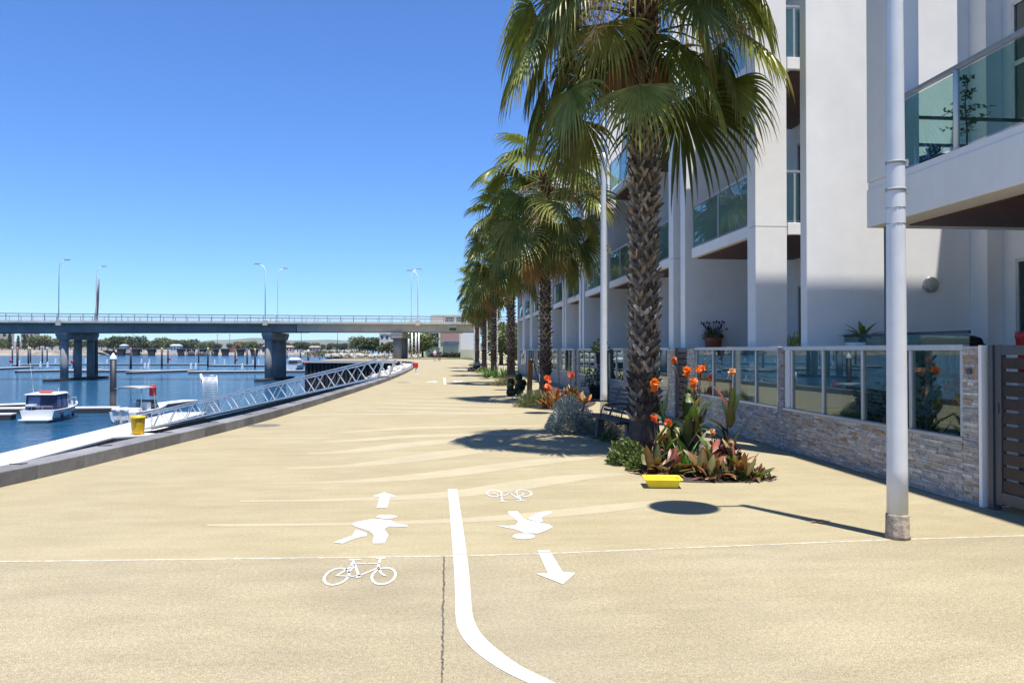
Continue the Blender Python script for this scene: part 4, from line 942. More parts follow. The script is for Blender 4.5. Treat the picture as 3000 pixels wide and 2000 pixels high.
def smalltree(m, b):
    m.tube([b, b + V((.01, 0, .35)), b + V((-.02, 0, .7)), b + V((.02, 0, 1.0))], [.012, .01, .008, .005], 6, (.08, .06, .04))
    for k in range(46):
        a = rp.uniform(0, 2*pi); z = rp.uniform(.3, 1.05); q = b + V((0, 0, z)); l = (.42 if z < .75 else .2) * rp.uniform(.4, 1.1); e = q + V((cos(a) * l * .6, sin(a) * l, rp.uniform(-.05, .12))); m.tube([q, e], .003, 3, (.07, .07, .03))
        for j in range(7): g = q.lerp(e, rp.uniform(.3, 1)); paddle(m, g, rp.uniform(0, 6), rp.uniform(-.5, .8), .055, .03, rp, (.05, .09, .025), (.08, .12, .03), n=3)
p = AZ(2832, 440, 10.4); pot('potted_tree', 'thin leafy potted tree behind the balcony glass', (p.x, p.y, 4.085), .10, .14, .22, 'ceramic', smalltree)
p = ground_at(1750, 26.2); pot('fence_pot', 'dark round pot with a bushy plant against the far fence', (p.x, p.y, 0), .22, .32, .45, 'ceramic', lambda m, b: shrub(m, b, .45, .4, .62, 320, .16, .06, [(.05, .075, .03), (.08, .10, .04)], rp))
p = AZ(1732, 1000, 24.5); pot('potted_shrub', 'small bushy potted plant above the far fence under a balcony', (p.x + .3, p.y, 1.2), .12, .16, .4, 'ceramic', lambda m, b: shrub(m, b, .3, .3, .4, 220, .14, .05, [(.05, .07, .025)], rp))

# ------------------------------------------------------------------ bench
A, Bp = V((2.60, 14.55, 0)), V((2.98, 12.38, 0))   # front seat edge, far end to near end
d = (Bp - A).normalized(); n_ = V((-d.y, d.x, 0));  n_ = n_ if n_.x > 0 else -n_
Lb = 1.9; A = A + d * .12
t = thing('bench', 'dark slatted bench with thin metal armrests facing the water in the palm shade', 'bench', tuple(A + d * Lb / 2 + n_ * .25))
rot = Matrix((d, n_, V((0, 0, 1)))).transposed()
m = MB()
for k in range(6): m.obox(A + d * Lb / 2 + n_ * (.04 + .082 * k) + V((0, 0, .445 - .004 * k)), Lb, .066, .035, rot)
m.build('seat', M['slat'], t, bevel=.006)
m = MB()
for k in range(6):
    z = .52 + .077 * k; off = .52 + .035 * k; m.obox(A + d * Lb / 2 + n_ * off + V((0, 0, z)), Lb, .03, .052, rot @ Matrix.Rotation(R(-18), 3, 'X'))
m.build('backrest', M['slat'], t, bevel=.005)
for s in (.28, Lb - .28):
    q = A + d * s; m = MB(); m.bar(q + n_ * .30 + V((0, 0, 0)), q + n_ * .33 + V((0, 0, .40)), .10, .14); m.bar(q + n_ * .06 + V((0, 0, .405)), q + n_ * .52 + V((0, 0, .385)), .05, .045); m.bar(q + n_ * .5 + V((0, 0, .40)), q + n_ * .74 + V((0, 0, .95)), .045, .03); m.obox(q + n_ * .30 + V((0, 0, .012)), .16, .30, .024, rot); m.build('leg', M['darkmetal'], t, bevel=.006)
for s in (.05, Lb / 2, Lb - .05):
    q = A + d * s; m = MB(); m.tube([q + n_ * .05 + V((0, 0, .43)), q + n_ * .09 + V((0, 0, .60)), q + n_ * .12 + V((0, 0, .66)), q + n_ * .20 + V((0, 0, .68)), q + n_ * .60 + V((0, 0, .68))], .012, 8); m.build('armrest', M['black'], t)

# ------------------------------------------------------------------ yellow tray and a fallen leaf
c = G(1940, 1424); t = thing('plastic_tray', 'shallow yellow plastic tray lying on the paving by the canna bed', 'tray', (c.x, c.y, 0), rz=R(-9))
def rrect(w, h, z, r=.03, n=5):
    pts = []
    for (cx, cy, a0) in ((w/2-r, h/2-r, 0), (-w/2+r, h/2-r, 90), (-w/2+r, -h/2+r, 180), (w/2-r, -h/2+r, 270)):
        for k in range(n + 1): a = R(a0 + 90 * k / n); pts.append((cx + r*cos(a), cy + r*sin(a), z))
    return pts
m = MB(); m.loft([rrect(.36, .27, .004), rrect(.39, .30, .095), rrect(.455, .365, .098), rrect(.455, .365, .110), rrect(.395, .305, .112), rrect(.385, .295, .10), rrect(.352, .262, .012)], smooth=False); m.build('tray', M['tray'], t, world=False, bevel=.003)
c = G(2397, 1530); t = thing('fallen_leaf', 'small reddish dry leaf lying beside the lamp shadow', 'leaf', (c.x, c.y, .004)); m = MB()
for k in range(4): paddle(m, (0, 0, .006), k * 1.5 + .3, R(12), .085, .035, rp, (.30, .09, .05), (.36, .20, .12), n=4)
m.build('leaf_blade', M['leaf'], t, world=False)
# ------------------------------------------------------------------ marina
EX = V((cos(YAW), -sin(YAW), 0)); EZ = V((sin(YAW), cos(YAW), 0))      # across and along the view
WZ = -4.0
def rotpts(mb, loc, rz):
    c, s = cos(rz), sin(rz); mb.v = [(loc[0] + v[0] * c - v[1] * s, loc[1] + v[0] * s + v[1] * c, loc[2] + v[2]) for v in mb.v]
def pontoon(lab, poly, group='floating pontoons', z=-3.5):
    c = poly[0]; t = thing('pontoon', lab, 'pontoon', (c[0], c[1], z - .45), group)
    m = MB(); m.prism(poly, z - .12, z); m.build('deck', M['dock'], t, bevel=.02)
    cx = sum(p[0] for p in poly) / len(poly); cy = sum(p[1] for p in poly) / len(poly)
    m = MB(); m.prism([(cx + (p[0] - cx) * .985, cy + (p[1] - cy) * .985) for p in poly], z - .62, z - .125); m.build('float', M['dockside'], t)
    return t
def strip(a, b, w):
    a, b = V((a[0], a[1], 0)), V((b[0], b[1], 0)); d = (b - a).normalized(); n = V((-d.y, d.x, 0)) * w / 2
    return [(a - n)[:2], (b - n)[:2], (b + n)[:2], (a + n)[:2]]
main = pontoon('wide pale pontoon running along the quay with the yellow bin on it', [(-21.6, 14), (-19.28, 14), (-19.28, 47.7), (-16.4, 49.3), (-16.6, 53.2), (-19.28, 53.6), (-19.28, 66), (-22.1, 66)])
m = MB()
for y in range(18, 66, 4): m.box(-21.9, -19.32, y, y + .03, -3.499, -3.494, (.3, .3, .3))
m.build('deck_joint', M['attr'], main)
pontoon('pale walkway pontoon behind the cabin cruiser, reaching the black pile', strip((-46, 72.4), (-29.2, 72.9), 1.5))
pontoon('pale finger pontoon behind the runabout, pointing up river', strip((-27.6, 74.5), (-25.8, 82.5), 1.7))
pontoon('pale pontoon corner left of the cabin cruiser cabin', strip((-44, 75.5), (-38, 80), 1.5))
pontoon('low pontoon at the left edge beside the cabin cruiser stern', strip((-42, 65.5), (-34.6, 66.2), 1.0))
def pile(lab, px, ytop, ybase, cap, w=.5, cone=False, weather=False):
    g = G(px, ybase, WZ); Z = (g.x * EZ.x + g.y * EZ.y); top = AZ(px, ytop, Z); r = w / 2
    t = thing('mooring_pile', lab, 'pile', (g.x, g.y, WZ), 'dark mooring piles with coloured caps'); h = top.z
    m = MB(); m.lathe([(r, WZ - 1), (r, WZ + 2.0), (r, WZ + 2.3), (r, h - .5)], (g.x, g.y, 0), 14)
    m.c = [(.014, .017, .03)] * len(m.v)
    if weather:
        m.c = []; m.v = []; m.f = []; m.sm = []
        m.lathe([(r, WZ - 1), (r, WZ + .25), (r, WZ + .8), (r, WZ + 1.5), (r, WZ + 1.75), (r, h - .55)], (g.x, g.y, 0), 18)
        cs = [(.05, .045, .035), (.10, .085, .06), (.16, .135, .115), (.10, .09, .08), (.018, .02, .028), (.014, .017, .025)]; m.c = [cs[i // 18] for i in range(len(m.v))]
    m.build('shaft', M['pile'], t)
    m = MB(); m.lathe([(r * 1.08, h - .5), (r * 1.1, h - .46), (r * (.95 if not cone else 1.0), h - .30), (.02, h + (.12 if cone else 0))], (g.x, g.y, 0), 16, cap); m.build('cap', M['attr'], t)
    return t
WHT, YEL, REDC, BLU = (.75, .75, .74), (.65, .50, .03), (.60, .08, .05), (.10, .14, .40)
pile('nearest black pile with a white cone cap, standing right of the cabin cruiser', 331, 1037, 1198, WHT, .58, True, True)
t_names = {WHT: 'white', YEL: 'yellow', REDC: 'red', BLU: 'blue'}
piles = [(51, 1016, 1078, REDC), (83, 1017, 1067, YEL), (216, 1017, 1076, REDC), (383, 1018, 1081, REDC), (474, 1018, 1075, YEL), (609, 1018, 1074, YEL), (747, 1020, 1077, YEL), (36, 1016, 1061, WHT), (89, 1017, 1059, WHT), (124, 1016, 1063, BLU), (138, 1017, 1058, WHT),
         (336, 1016, 1046, YEL), (492, 1018, 1066, BLU), (582, 1019, 1062, BLU), (689, 1022, 1065, REDC), (724, 1021, 1067, BLU), (841, 1026, 1050, YEL), (880, 1022, 1065, BLU), (903, 1024, 1082, WHT), (937, 1024, 1052, WHT), (964, 1024, 1052, WHT), (991, 1024, 1052, WHT)]
where = ['leftmost of the near row, at the pontoon end', 'second of the near row from the left', 'just left of the middle column of the left bridge pier', 'right of the white cone pile', 'near row, left of a blue capped pile', 'near row, midway between the bridge piers', 'near row, left of the right bridge pier',
         'far row, leftmost', 'far row, close behind a yellow capped one', 'far row, left of two close thin ones', 'far row, thin one left of the left bridge pier', 'directly behind the white cone pile', 'far row, first blue one right of the left bridge pier', 'far row, second blue one right of the left bridge pier',
         'far row, between two blue ones', 'far row, nearest to the right bridge pier', 'behind the small white cruiser', 'far row, right of the small white cruiser', 'left of the sheet pile wall end', 'over the sheet pile wall, leftmost', 'over the sheet pile wall, middle', 'over the sheet pile wall, rightmost']
for (px, yt, yb, c), w_ in zip(piles, where): pile('%s capped pile, %s' % (t_names[c], w_), px, yt, yb, c, .62)
k = 0
for (x0, y0, x1, y1, w_) in [(-20, 1078, 88, 1073, 2.2), (46, 1085, 300, 1080, 2.2), (200, 1084, 470, 1083, 2.2), (378, 1088, 560, 1082, 2.2), (550, 1087, 912, 1084, 2.4), (34, 1067, 300, 1064, 2), (290, 1065, 620, 1065, 2), (610, 1068, 905, 1069, 2)]:
    a, b = G(x0, y0, -3.5), G(x1, y1, -3.5)
    pontoon(['far left stub', 'long near-row', 'middle near-row', 'short angled', 'right near-row', 'left far-row', 'middle far-row', 'right far-row'][k] + ' marina pontoon beyond the bridge', strip(a, b, w_), 'marina pontoons beyond the bridge'); k += 1
ped = [(57, 1071), (119, 1075), (140, 1076), (163, 1063), (252, 1062), (282, 1078), (314, 1064), (415, 1063), (425, 1079), (435, 1080), (438, 1063), (629, 1066), (658, 1066), (710, 1081), (742, 1066), (758, 1066), (560, 1080), (574, 1080)]
for i, (px, yb) in enumerate(ped):
    g = G(px, yb, -3.5); t = thing('service_pedestal', 'small white power pedestal on the marina pontoons', 'pedestal', tuple(g), 'white pedestals on the marina pontoons')
    m = MB(); m.box(g.x-.25, g.x+.25, g.y-.25, g.y+.25, g.z, g.z+1.25); m.loft([[(g.x+a*.28, g.y+b*.28, g.z+1.252) for a, b in ((-1,-1),(1,-1),(1,1),(-1,1))], [(g.x+a*.06, g.y+b*.06, g.z+1.5) for a, b in ((-1,-1),(1,-1),(1,1),(-1,1))]]); m.build('body', M['whitemetal'], t)
for i, (px, yb, l_) in enumerate([(32, 1071, 'at the left edge'), (211, 1074, 'left of the middle bridge column'), (693, 1064, 'left of the right bridge pier'), (891, 1080, 'beside the small white cruiser'), (497, 1062, 'right of a blue capped pile')]):
    g = G(px, yb, -3.5); t = thing('lifebuoy_stand', 'red lifebuoy stand on a marina pontoon, ' + l_, 'lifebuoy stand', tuple(g), 'lifebuoy stands on the pontoons')
    m = MB(); m.box(g.x-.08, g.x+.08, g.y-.08, g.y+.08, g.z, g.z+1.3); m.build('post', M['whitemetal'], t); m = MB(); m.ball((g.x, g.y-.1, g.z+1.55), .5, .2, .55, 10, 6); m.build('lifebuoy', M['red'], t)

# ------------------------------------------------------------------ gangway
P0, P1 = V((-18.6, 50.6, -3.38)), V((-3.0, 41.2, .22))
t = thing('gangway', 'long galvanised truss gangway sloping from the quay down to the pontoon', 'gangway', tuple(P0))
d = (P1 - P0); L = d.length; du = d.normalized(); sd = V((-du.y, du.x, 0)).normalized(); nb = 13; H = .95
m = MB(); m.bar(P0 + V((0,0,.03)), P1 + V((0,0,.03)), .92, .05); m.build('walkway', M['alu'], t)
for s in (-.5, .5):
    o = sd * s; m = MB(); m.bar(P0 + o, P1 + o, .08, .10); m.bar(P0 + o + V((0,0,H)), P1 + o + V((0,0,H)), .07, .07)
    for k in range(nb):
        a = P0 + d * (k / nb) + o; b = P0 + d * ((k + 1) / nb) + o; c = P0 + d * ((k + .5) / nb) + o + V((0, 0, H))
        m.bar(a, c, .042, .042); m.bar(c, b, .042, .042)
    m.bar(P1 + o, P1 + o + V((.35, -.2, H)), .09, .09); m.bar(P0 + o, P0 + o + V((0, 0, H + .06)), .06, .06)
    m.build('side_truss', M['galv'], t)
m = MB(); m.bar(P0 + V((.4,0,-.22)), P1 + V((-.2,0.1,-.22)), .9, .16); m.build('shade_strip', M['dockside'], t)  # black strip hung below the walkway for the gangway's own shadow
g = G(404, 1272, -3.5); t = thing('waste_bin', 'bright yellow ribbed bin standing on the pontoon at the foot of the gangway', 'bin', tuple(g))
m = MB(); n = 28; prof = [(.34, .06), (.37, .5), (.40, .98)]
m.loft([[(g.x + r * (1 + .03 * (k % 2)) * cos(2*pi*k/n), g.y + r * (1 + .03 * (k % 2)) * sin(2*pi*k/n), g.z + z) for k in range(n)] for r, z in prof], smooth=False)
for a in (-.5, .9, 2.3, 3.9): m.obox((g.x + .27 * cos(a), g.y + .27 * sin(a), g.z + .04), .18, .12, .08, Matrix.Rotation(a, 3, 'Z'))
m.build('body', M['yellow'], t); m = MB(); m.lathe([(.43, .985), (.455, 1.0), (.455, 1.07), (.40, 1.10), (.40, 1.13), (.02, 1.18)], g, 28); m.box(g.x-.08, g.x+.08, g.y-.5, g.y-.43, g.z+1.0, g.z+1.06); m.build('lid', M['yellow'], t)
# mesh screen beside the gangway
g = G(622, 1213, -3.5); t = thing('mesh_screen', 'tall whitish wire mesh screen standing behind the gangway rail', 'screen', tuple(g)); m = MB(); W, Hh = 1.15, 3.1; lean = .25
def scr(u, v): return g + EX * (u - W / 2 - lean * (v / Hh)) + V((0, 0, v))
for u in (0, W): m.tube([scr(u, 0), scr(u, Hh)], .035, 6)
for v in (.1, Hh): m.tube([scr(0, v), scr(W, v)], .03, 6)
m.build('frame', M['alu'], t); m = MB()
for k in range(1, 12): m.tube([scr(W * k / 12, .05), scr(W * k / 12, Hh)], .017, 4)
for k in range(1, 15): m.tube([scr(0, Hh * k / 15), scr(W, Hh * k / 15)], .014, 4)
m.build('mesh', M['alu'], t); m = MB(); m.tube([scr(-.1, Hh - .6), scr(-.1, Hh + .15)], .09, 8); m.build('marker_tube', M['gel'], t)

# ------------------------------------------------------------------ boats
def hull(mb, L, Bm, fb, n=14, flare=.12, keel=-.35, sheer=.28):
    rings = []
    for i in range(n + 1):
        t = i / n; b = Bm / 2 * (1 - max(0, (t - .35) / .65) ** 2.2) + .02; y = L * t; sh = fb + sheer * t ** 2; ch = fb * .35 + .25 * t ** 3
        kz = keel * (1 - t ** 4) + (fb * .5) * t ** 6; yy = y + (.12 * L * t ** 5)
        rings.append([(-b, yy, sh), (-b * (1 - flare) * (1 - .25 * t), y, ch), (-b * .45 * (1 - t * .6), y - .05, kz * .6 + ch * .1), (0, y - .1 * t, kz), (b * .45 * (1 - t * .6), y - .05, kz * .6 + ch * .1), (b * (1 - flare) * (1 - .25 * t), y, ch), (b, yy, sh)])
    mb.loft(rings, closed=True, smooth=False); return rings
def place(t, mbs): pass
def outboard(par, x, y, z):
    m = MB(); m.box(x-.16, x+.16, y-.5, y-.05, z+.15, z+.75); m.loft([[(x+a*.2, y-.55+ (b+1)*.24, z+.75) for a, b in ((-1,-1),(1,-1),(1,1),(-1,1))], [(x+a*.22, y-.6+(b+1)*.28, z+1.0) for a, b in ((-1,-1),(1,-1),(1,1),(-1,1))], [(x+a*.14, y-.5+(b+1)*.2, z+1.15) for a, b in ((-1,-1),(1,-1),(1,1),(-1,1))]]); m.box(x-.05, x+.05, y-.4, y-.15, z-.6, z+.15); m.build('outboard', M['gel'], par, world=False, bevel=.02)
# cabin cruiser
g = G(88, 1237, WZ); t = thing('cabin_cruiser', 'white cabin cruiser with navy canvas side curtains, moored at the pontoon', 'boat', (-31.3, 63.1, WZ), 'boats in the marina', rz=R(0))
L, Bm = 6.0, 2.5
m = MB(); hull(m, L, Bm, .95); m.build('hull', M['gel'], t, world=False, bevel=.01)
for s in (-1, 1):
    m = MB(); m.tube([(s * (Bm / 2 * (1 - max(0, (q - .35) / .65) ** 2.2) + .035), L * q + .12 * L * q ** 5, .91 + .28 * q * q) for q in [k / 12 for k in range(12)]], .035, 6); m.build('rubbing_strake', M['grey'], t, world=False)
    for yy in (1.1, 2.9): m = MB(); m.lathe([(.02, -.02), (.10, .06), (.11, .3), (.10, .5), (.03, .6)], (s * 1.36, yy, .25), 10); m.build('fender', M['canvas'], t, world=False)
m = MB(); m.loft([[(s * (Bm/2+.01) * k, y, z) for s in (1,) for k, y, z in ((1.0, 0, .42), (1.0, 0, .62), (.98, 2.4, .66), (.98, 2.4, .46))], [(Bm/2*.72, 4.6, .72), (Bm/2*.78, 4.6, .95), (Bm/2*.5, 5.6, 1.08), (Bm/2*.45, 5.6, .85)]], caps=True) if False else m.box(-.01, .01, 0, .02, .5, .52); m.build('drain', M['grey'], t, world=False)
m = MB(); m.box(-1.15, 1.15, -.55, .05, .18, .28); m.build('swim_platform', M['gel'], t, world=False, bevel=.02)
m = MB(); rr_ = [[(-1.12, .45, .95), (1.12, .45, .95), (1.05, .55, 2.1), (-1.05, .55, 2.1)], [(-1.12, 2.6, 1.02), (1.12, 2.6, 1.02), (1.05, 2.5, 2.15), (-1.05, 2.5, 2.15)]]; m.loft(rr_, smooth=False); m.build('side_curtain', M['canvas'], t, world=False)
for s in (-1, 1):
    m = MB(); m.add([(s*1.135, .75, 1.08), (s*1.135, 1.5, 1.1), (s*1.078, 1.45, 2.0), (s*1.078, .8, 2.0)], [(0, 1, 2, 3)]); m.add([(s*1.135, 1.65, 1.1), (s*1.135, 2.4, 1.12), (s*1.078, 2.3, 2.02), (s*1.078, 1.6, 2.02)], [(0, 1, 2, 3)]); m.build('clear_panel', M['clear'], t, world=False)
m = MB(); m.add([(-.95, .442, 1.1), (.0, .442, 1.1), (.0, .54, 2.0), (-.9, .54, 2.0)], [(0, 1, 2, 3)]); m.build('clear_panel', M['clear'], t, world=False)
m = MB(); m.loft([[(-1.1, 2.603, .98), (1.1, 2.603, .98), (1.06, 2.55, 2.12), (-1.06, 2.55, 2.12)], [(-1.0, 3.6, 1.05), (1.0, 3.6, 1.05), (.92, 3.0, 2.1), (-.92, 3.0, 2.1)], [(-.95, 4.1, 1.1), (.95, 4.1, 1.1), (.85, 3.75, 1.5), (-.85, 3.75, 1.5)], [(-.5, 5.4, 1.2), (.5, 5.4, 1.2), (.42, 5.2, 1.3), (-.42, 5.2, 1.3)]], smooth=False); m.build('cabin', M['gel'], t, world=False, bevel=.03)
m = MB(); m.add([(-.86, 3.12, 2.02), (.86, 3.12, 2.02), (.86, 3.74, 1.56), (-.86, 3.74, 1.56)], [(0, 1, 2, 3)])
for s in (-1, 1): m.add([(s*1.075, 2.7, 1.55), (s*1.0, 3.35, 1.45), (s*.945, 3.05, 2.0), (s*1.065, 2.68, 2.0)], [(0, 1, 2, 3)]); m.add([(s*.99, 3.75, 1.17), (s*.86, 4.5, 1.2), (s*.82, 4.35, 1.36), (s*.9, 3.85, 1.4)], [(0, 1, 2, 3)])
m.v = [(v[0] * 1.015, v[1] + .02, v[2] + .012) for v in m.v]; m.build('windscreen', M['darkglass'], t, world=False)
m = MB(); m.loft([[(-1.16, .3, 2.11), (1.16, .3, 2.11), (1.1, .3, 2.19), (-1.1, .3, 2.19)], [(-1.16, 2.4, 2.16), (1.16, 2.4, 2.16), (1.05, 2.4, 2.3), (-1.05, 2.4, 2.3)], [(-.95, 3.15, 2.12), (.95, 3.15, 2.12), (.85, 3.1, 2.22), (-.85, 3.1, 2.22)]]); m.build('hardtop', M['gel'], t, world=False, bevel=.03)
m = MB(); m.box(-.3, .62, .8, 1.25, 2.27, 2.42); m.build('roof_float', M['orangered'], t, world=False, bevel=.05)
m = MB(); m.tube([(-.7, .9, 2.2), (-.78, .5, 4.6)], [.02, .006], 6); m.tube([(.7, 1.9, 2.25), (.7, 1.9, 2.6)], .012, 6); m.build('antenna', M['gel'], t, world=False)
m = MB(); pts_ = [(-1.15, .0, .95), (-1.15, .0, 1.25), (1.15, .0, 1.25), (1.15, .0, .95)]; m.tube(pts_, .018, 6, smooth=False); m.tube([(-.4, 0, .95), (-.4, 0, 1.25)], .015, 6); m.tube([(.4, 0, .95), (.4, 0, 1.25)], .015, 6)
m.tube([(-.85, 4.6, 1.15), (-.7, 4.9, 1.5), (0, 6.5, 1.6), (.7, 4.9, 1.5), (.85, 4.6, 1.15)], .016, 6); m.build('rail', M['alu'], t, world=False)
m = MB(); m.box(-.85, -.25, -.05, .5, 1.25, 1.4); m.build('bait_board', M['gel'], t, world=False, bevel=.02)
# runabout with bimini
t = thing('runabout', 'white open runabout with grey canopy and red cover, beside the yellow bin', 'boat', (-24.4, 61.9, WZ), 'boats in the marina', rz=R(-13)); L, Bm = 5.4, 2.25
m = MB(); hull(m, L, Bm, .85); m.build('hull', M['gel'], t, world=False, bevel=.01); outboard(t, -.35, -.02, .1); outboard(t, .35, -.02, .1)
m = MB(); m.box(-.9, .9, .5, 1.1, .87, 1.15); m.box(-.8, -.2, 1.9, 2.4, .87, 1.5); m.box(.2, .8, 1.9, 2.4, .87, 1.5); m.build('seat', M['gel'], t, world=False, bevel=.04)
m = MB(); m.loft([[(-.95, 2.7, .9), (.95, 2.7, .9), (.85, 3.0, 1.65), (-.85, 3.0, 1.65)], [(-.8, 3.5, 1.0), (.8, 3.5, 1.0), (.75, 3.15, 1.6), (-.75, 3.15, 1.6)]], smooth=False); m.build('windscreen', M['wglass'], t, world=False)
m = MB()
for s in (-1, 1):
    for q_ in ([(s*1.05, .7, .9), (s*1.0, .8, 2.5), (s*.9, 1.0, 2.68)], [(s*1.05, 2.6, .95), (s*1.0, 2.4, 2.5), (s*.9, 2.2, 2.68)]): m = MB(); m.tube(q_, .034, 8); m.build('canopy_pole', M['alu'], t, world=False)
m = MB(); m.tube([(-.95, .9, 2.66), (.95, .9, 2.66)], .035, 8); m.build('canopy_frame', M['alu'], t, world=False)
m = MB(); m.loft([[(x_, y_, 2.66 + .12 * (1 - (x_ / 1.1) ** 2) + .05 * sin(pi * (y_ - .5) / 2.2)) for x_ in (-1.1, -.7, -.3, .3, .7, 1.1)] + [(x_, y_, 2.62 + .12 * (1 - (x_ / 1.1) ** 2) + .05 * sin(pi * (y_ - .5) / 2.2)) for x_ in (1.1, .7, .3, -.3, -.7, -1.1)] for y_ in (.5, 1.0, 1.6, 2.2, 2.7)]); m.build('canopy', mat('grey_canvas', (.30, .30, .29), .9, var=.1), t, world=False)
m = MB(); m.loft([[(.84 + a * .19, 2.55 + b * .25, z) for a, b in ((-1,-1),(1,-1),(1,1),(-1,1))] for z in (1.95, 2.3, 2.72, 2.85)]); m.build('red_cover', M['red'], t, world=False, bevel=.08)
# small cruiser beyond the bridge
g = G(853, 1083, WZ); t = thing('motor_cruiser', 'white flybridge motor cruiser seen stern on, moored beyond the right bridge pier', 'boat', (g.x, g.y, WZ), 'boats in the marina', rz=R(-15)); L, Bm = 9, 3.7
m = MB(); hull(m, L, Bm, 1.35); m.build('hull', M['gel'], t, world=False); m = MB(); m.loft([[(-1.6, 1.2, 1.4), (1.6, 1.2, 1.4), (1.45, 1.4, 2.75), (-1.45, 1.4, 2.75)], [(-1.2, 6.4, 1.5), (1.2, 6.4, 1.5), (.95, 5.2, 2.75), (-.95, 5.2, 2.75)]], smooth=False); m.build('cabin', M['gel'], t, world=False, bevel=.05)
m = MB(); m.box(-1.35, 1.35, 1.12, 1.22, 1.75, 2.45); m.build('rear_window', M['darkglass'], t, world=False); m = MB(); m.box(-1.75, 1.75, .3, 4.6, 2.76, 2.9); m.loft([[(-1.4, 1.6, 2.9), (1.4, 1.6, 2.9), (1.2, 1.8, 3.5), (-1.2, 1.8, 3.5)], [(-1.1, 4.2, 2.9), (1.1, 4.2, 2.9), (.9, 3.6, 3.45), (-.9, 3.6, 3.45)]], smooth=False); m.build('flybridge', M['gel'], t, world=False, bevel=.03)

# ------------------------------------------------------------------ bridge
ZN, ZF = 140.0, 152.0
def bp(px, py, Z=ZN): return AZ(px, py, Z)
t = thing('road_bridge', 'long low concrete road bridge crossing the water behind the marina', 'bridge', tuple(ground_at(780, 146)))
def beam(mb, px0, px1, yt, yb, Z0, Z1, col=(1, 1, 1)):
    # swept box following the gentle grade; yt, yb give (left, right) photo heights at the near edge
    pts = []
    N_ = 12; rings = []
    for i in range(N_ + 1):
        f = i / N_; px = px0 + (px1 - px0) * f
        zt = AZ(px, yt[0] + (yt[1] - yt[0]) * f, ZN).z; zb = AZ(px, yb[0] + (yb[1] - yb[0]) * f, ZN).z
        x = (px - 1500) / FPX * ZN
        P = lambda Z, z: EX * x + EZ * Z + V((0, 0, z))
        rings.append([P(Z0, zb), P(Z1, zb), P(Z1, zt), P(Z0, zt)])
    mb.loft(rings, col, smooth=False)
m = MB(); beam(m, -700, 1900, (936, 947), (942, 952), ZN, ZF); m.build('deck', M['bridge'], t)
m = MB(); beam(m, -700, 862, (942.3, 947.3), (975, 971.5), ZN + 1.3, ZF - 1.3); m.build('girder', M['girder'], t)
m = MB(); beam(m, 864.5, 1900, (947.4, 952.2), (970.5, 972.5), ZN + 1.15, ZF - 1.15); m.build('girder', M['bridge'], t)  # paler concrete than the left girder: bounce light put into the colour
for Z in (ZN + .15, ZF - .15):
    m = MB(); x0, x1 = -130, 26
    def rz_(x, y0_, y1_): 
        px = 1500 + x * FPX / ZN; f = (px + 700) / 2600; return AZ(px, y0_ + (y1_ - y0_) * f, ZN).z
    def P(x, z): return EX * x + EZ * Z + V((0, 0, z))
    for i in range(12):
        a = x0 + (x1 - x0) * i / 12; b = x0 + (x1 - x0) * (i + 1) / 12
        m.bar(P(a, rz_(a, 912, 932)), P(b, rz_(b, 912, 932)), .12, .13, (.16, .16, .17)); m.bar(P(a, rz_(a, 923, 939.5)), P(b, rz_(b, 923, 939.5)), .05, .06, (.4, .4, .4)); m.bar(P(a, rz_(a, 933.5, 945)), P(b, rz_(b, 933.5, 945)), .05, .06, (.4, .4, .4))
    x = x0
    while x < x1: m.bar(P(x, rz_(x, 936, 947)), P(x, rz_(x, 912, 932)), .09, .09, (.18, .18, .19)); x += 2.35
    x = x0
    while x < x1: m.bar(P(x, rz_(x, 934, 946)), P(x, rz_(x, 913, 933)), .022, .022, (.5, .5, .5)); x += .36
    m.build('railing', M['attr'], t)
def pier(px, capw=2.0):
    po = bpy.data.objects.new('pier', None); COL.objects.link(po)
    xc = (px - 1500) / FPX * 141.5; P = lambda dx, Z, z: EX * (xc + dx) + EZ * Z + V((0, 0, z)); zs = AZ(px, 973, ZN).z
    m = MB(); m.loft([[P(-capw*.42, 140.9, zs-1.35), P(capw*.42, 140.9, zs-1.35), P(capw*.42, 151.1, zs-1.35), P(-capw*.42, 151.1, zs-1.35)], [P(-capw/2, 140.4, zs-.5), P(capw/2, 140.4, zs-.5), P(capw/2, 151.6, zs-.5), P(-capw/2, 151.6, zs-.5)], [P(-capw/2, 140.3, zs-.01), P(capw/2, 140.3, zs-.01), P(capw/2, 151.7, zs-.01), P(-capw/2, 151.7, zs-.01)]], smooth=False)
    pc = m.build('pier', M['pier'], t)
    bpy.data.objects.remove(po)
    for Z in (141.6, 146, 150.4):
        c = P(0, Z, 0); m = MB(); m.lathe([(.69, WZ - 1), (.69, zs - 1.35)], c, 12, smooth=True); m.build('column', M['pier'], pc)
    m = MB(); q = [P(-.9, 136.5, 0), P(.9, 136.5, 0), P(.9, 155.5, 0), P(-.9, 155.5, 0)]; m.prism([(v.x, v.y) for v in q], WZ - .3, WZ + .42); m.build('pile_cap', M['dockside'], pc)
pier(188); pier(786, 1.8)
g = ground_at(1174, 146); m = MB(); zs = AZ(1174, 972, ZN).z
m.obox((g.x, g.y, zs - .55), 1.9, 11, 1.0, Matrix.Rotation(-YAW, 3, 'Z'))
pc = m.build('pier', M['bridge'], t)
for Z in (141.8, 146, 150): c = ground_at(1174, 146) + EZ * (Z - 146); m = MB(); m.lathe([(.78, -.2), (.78, zs - 1.05)], c, 14); m.build('column', M['pier'], pc)
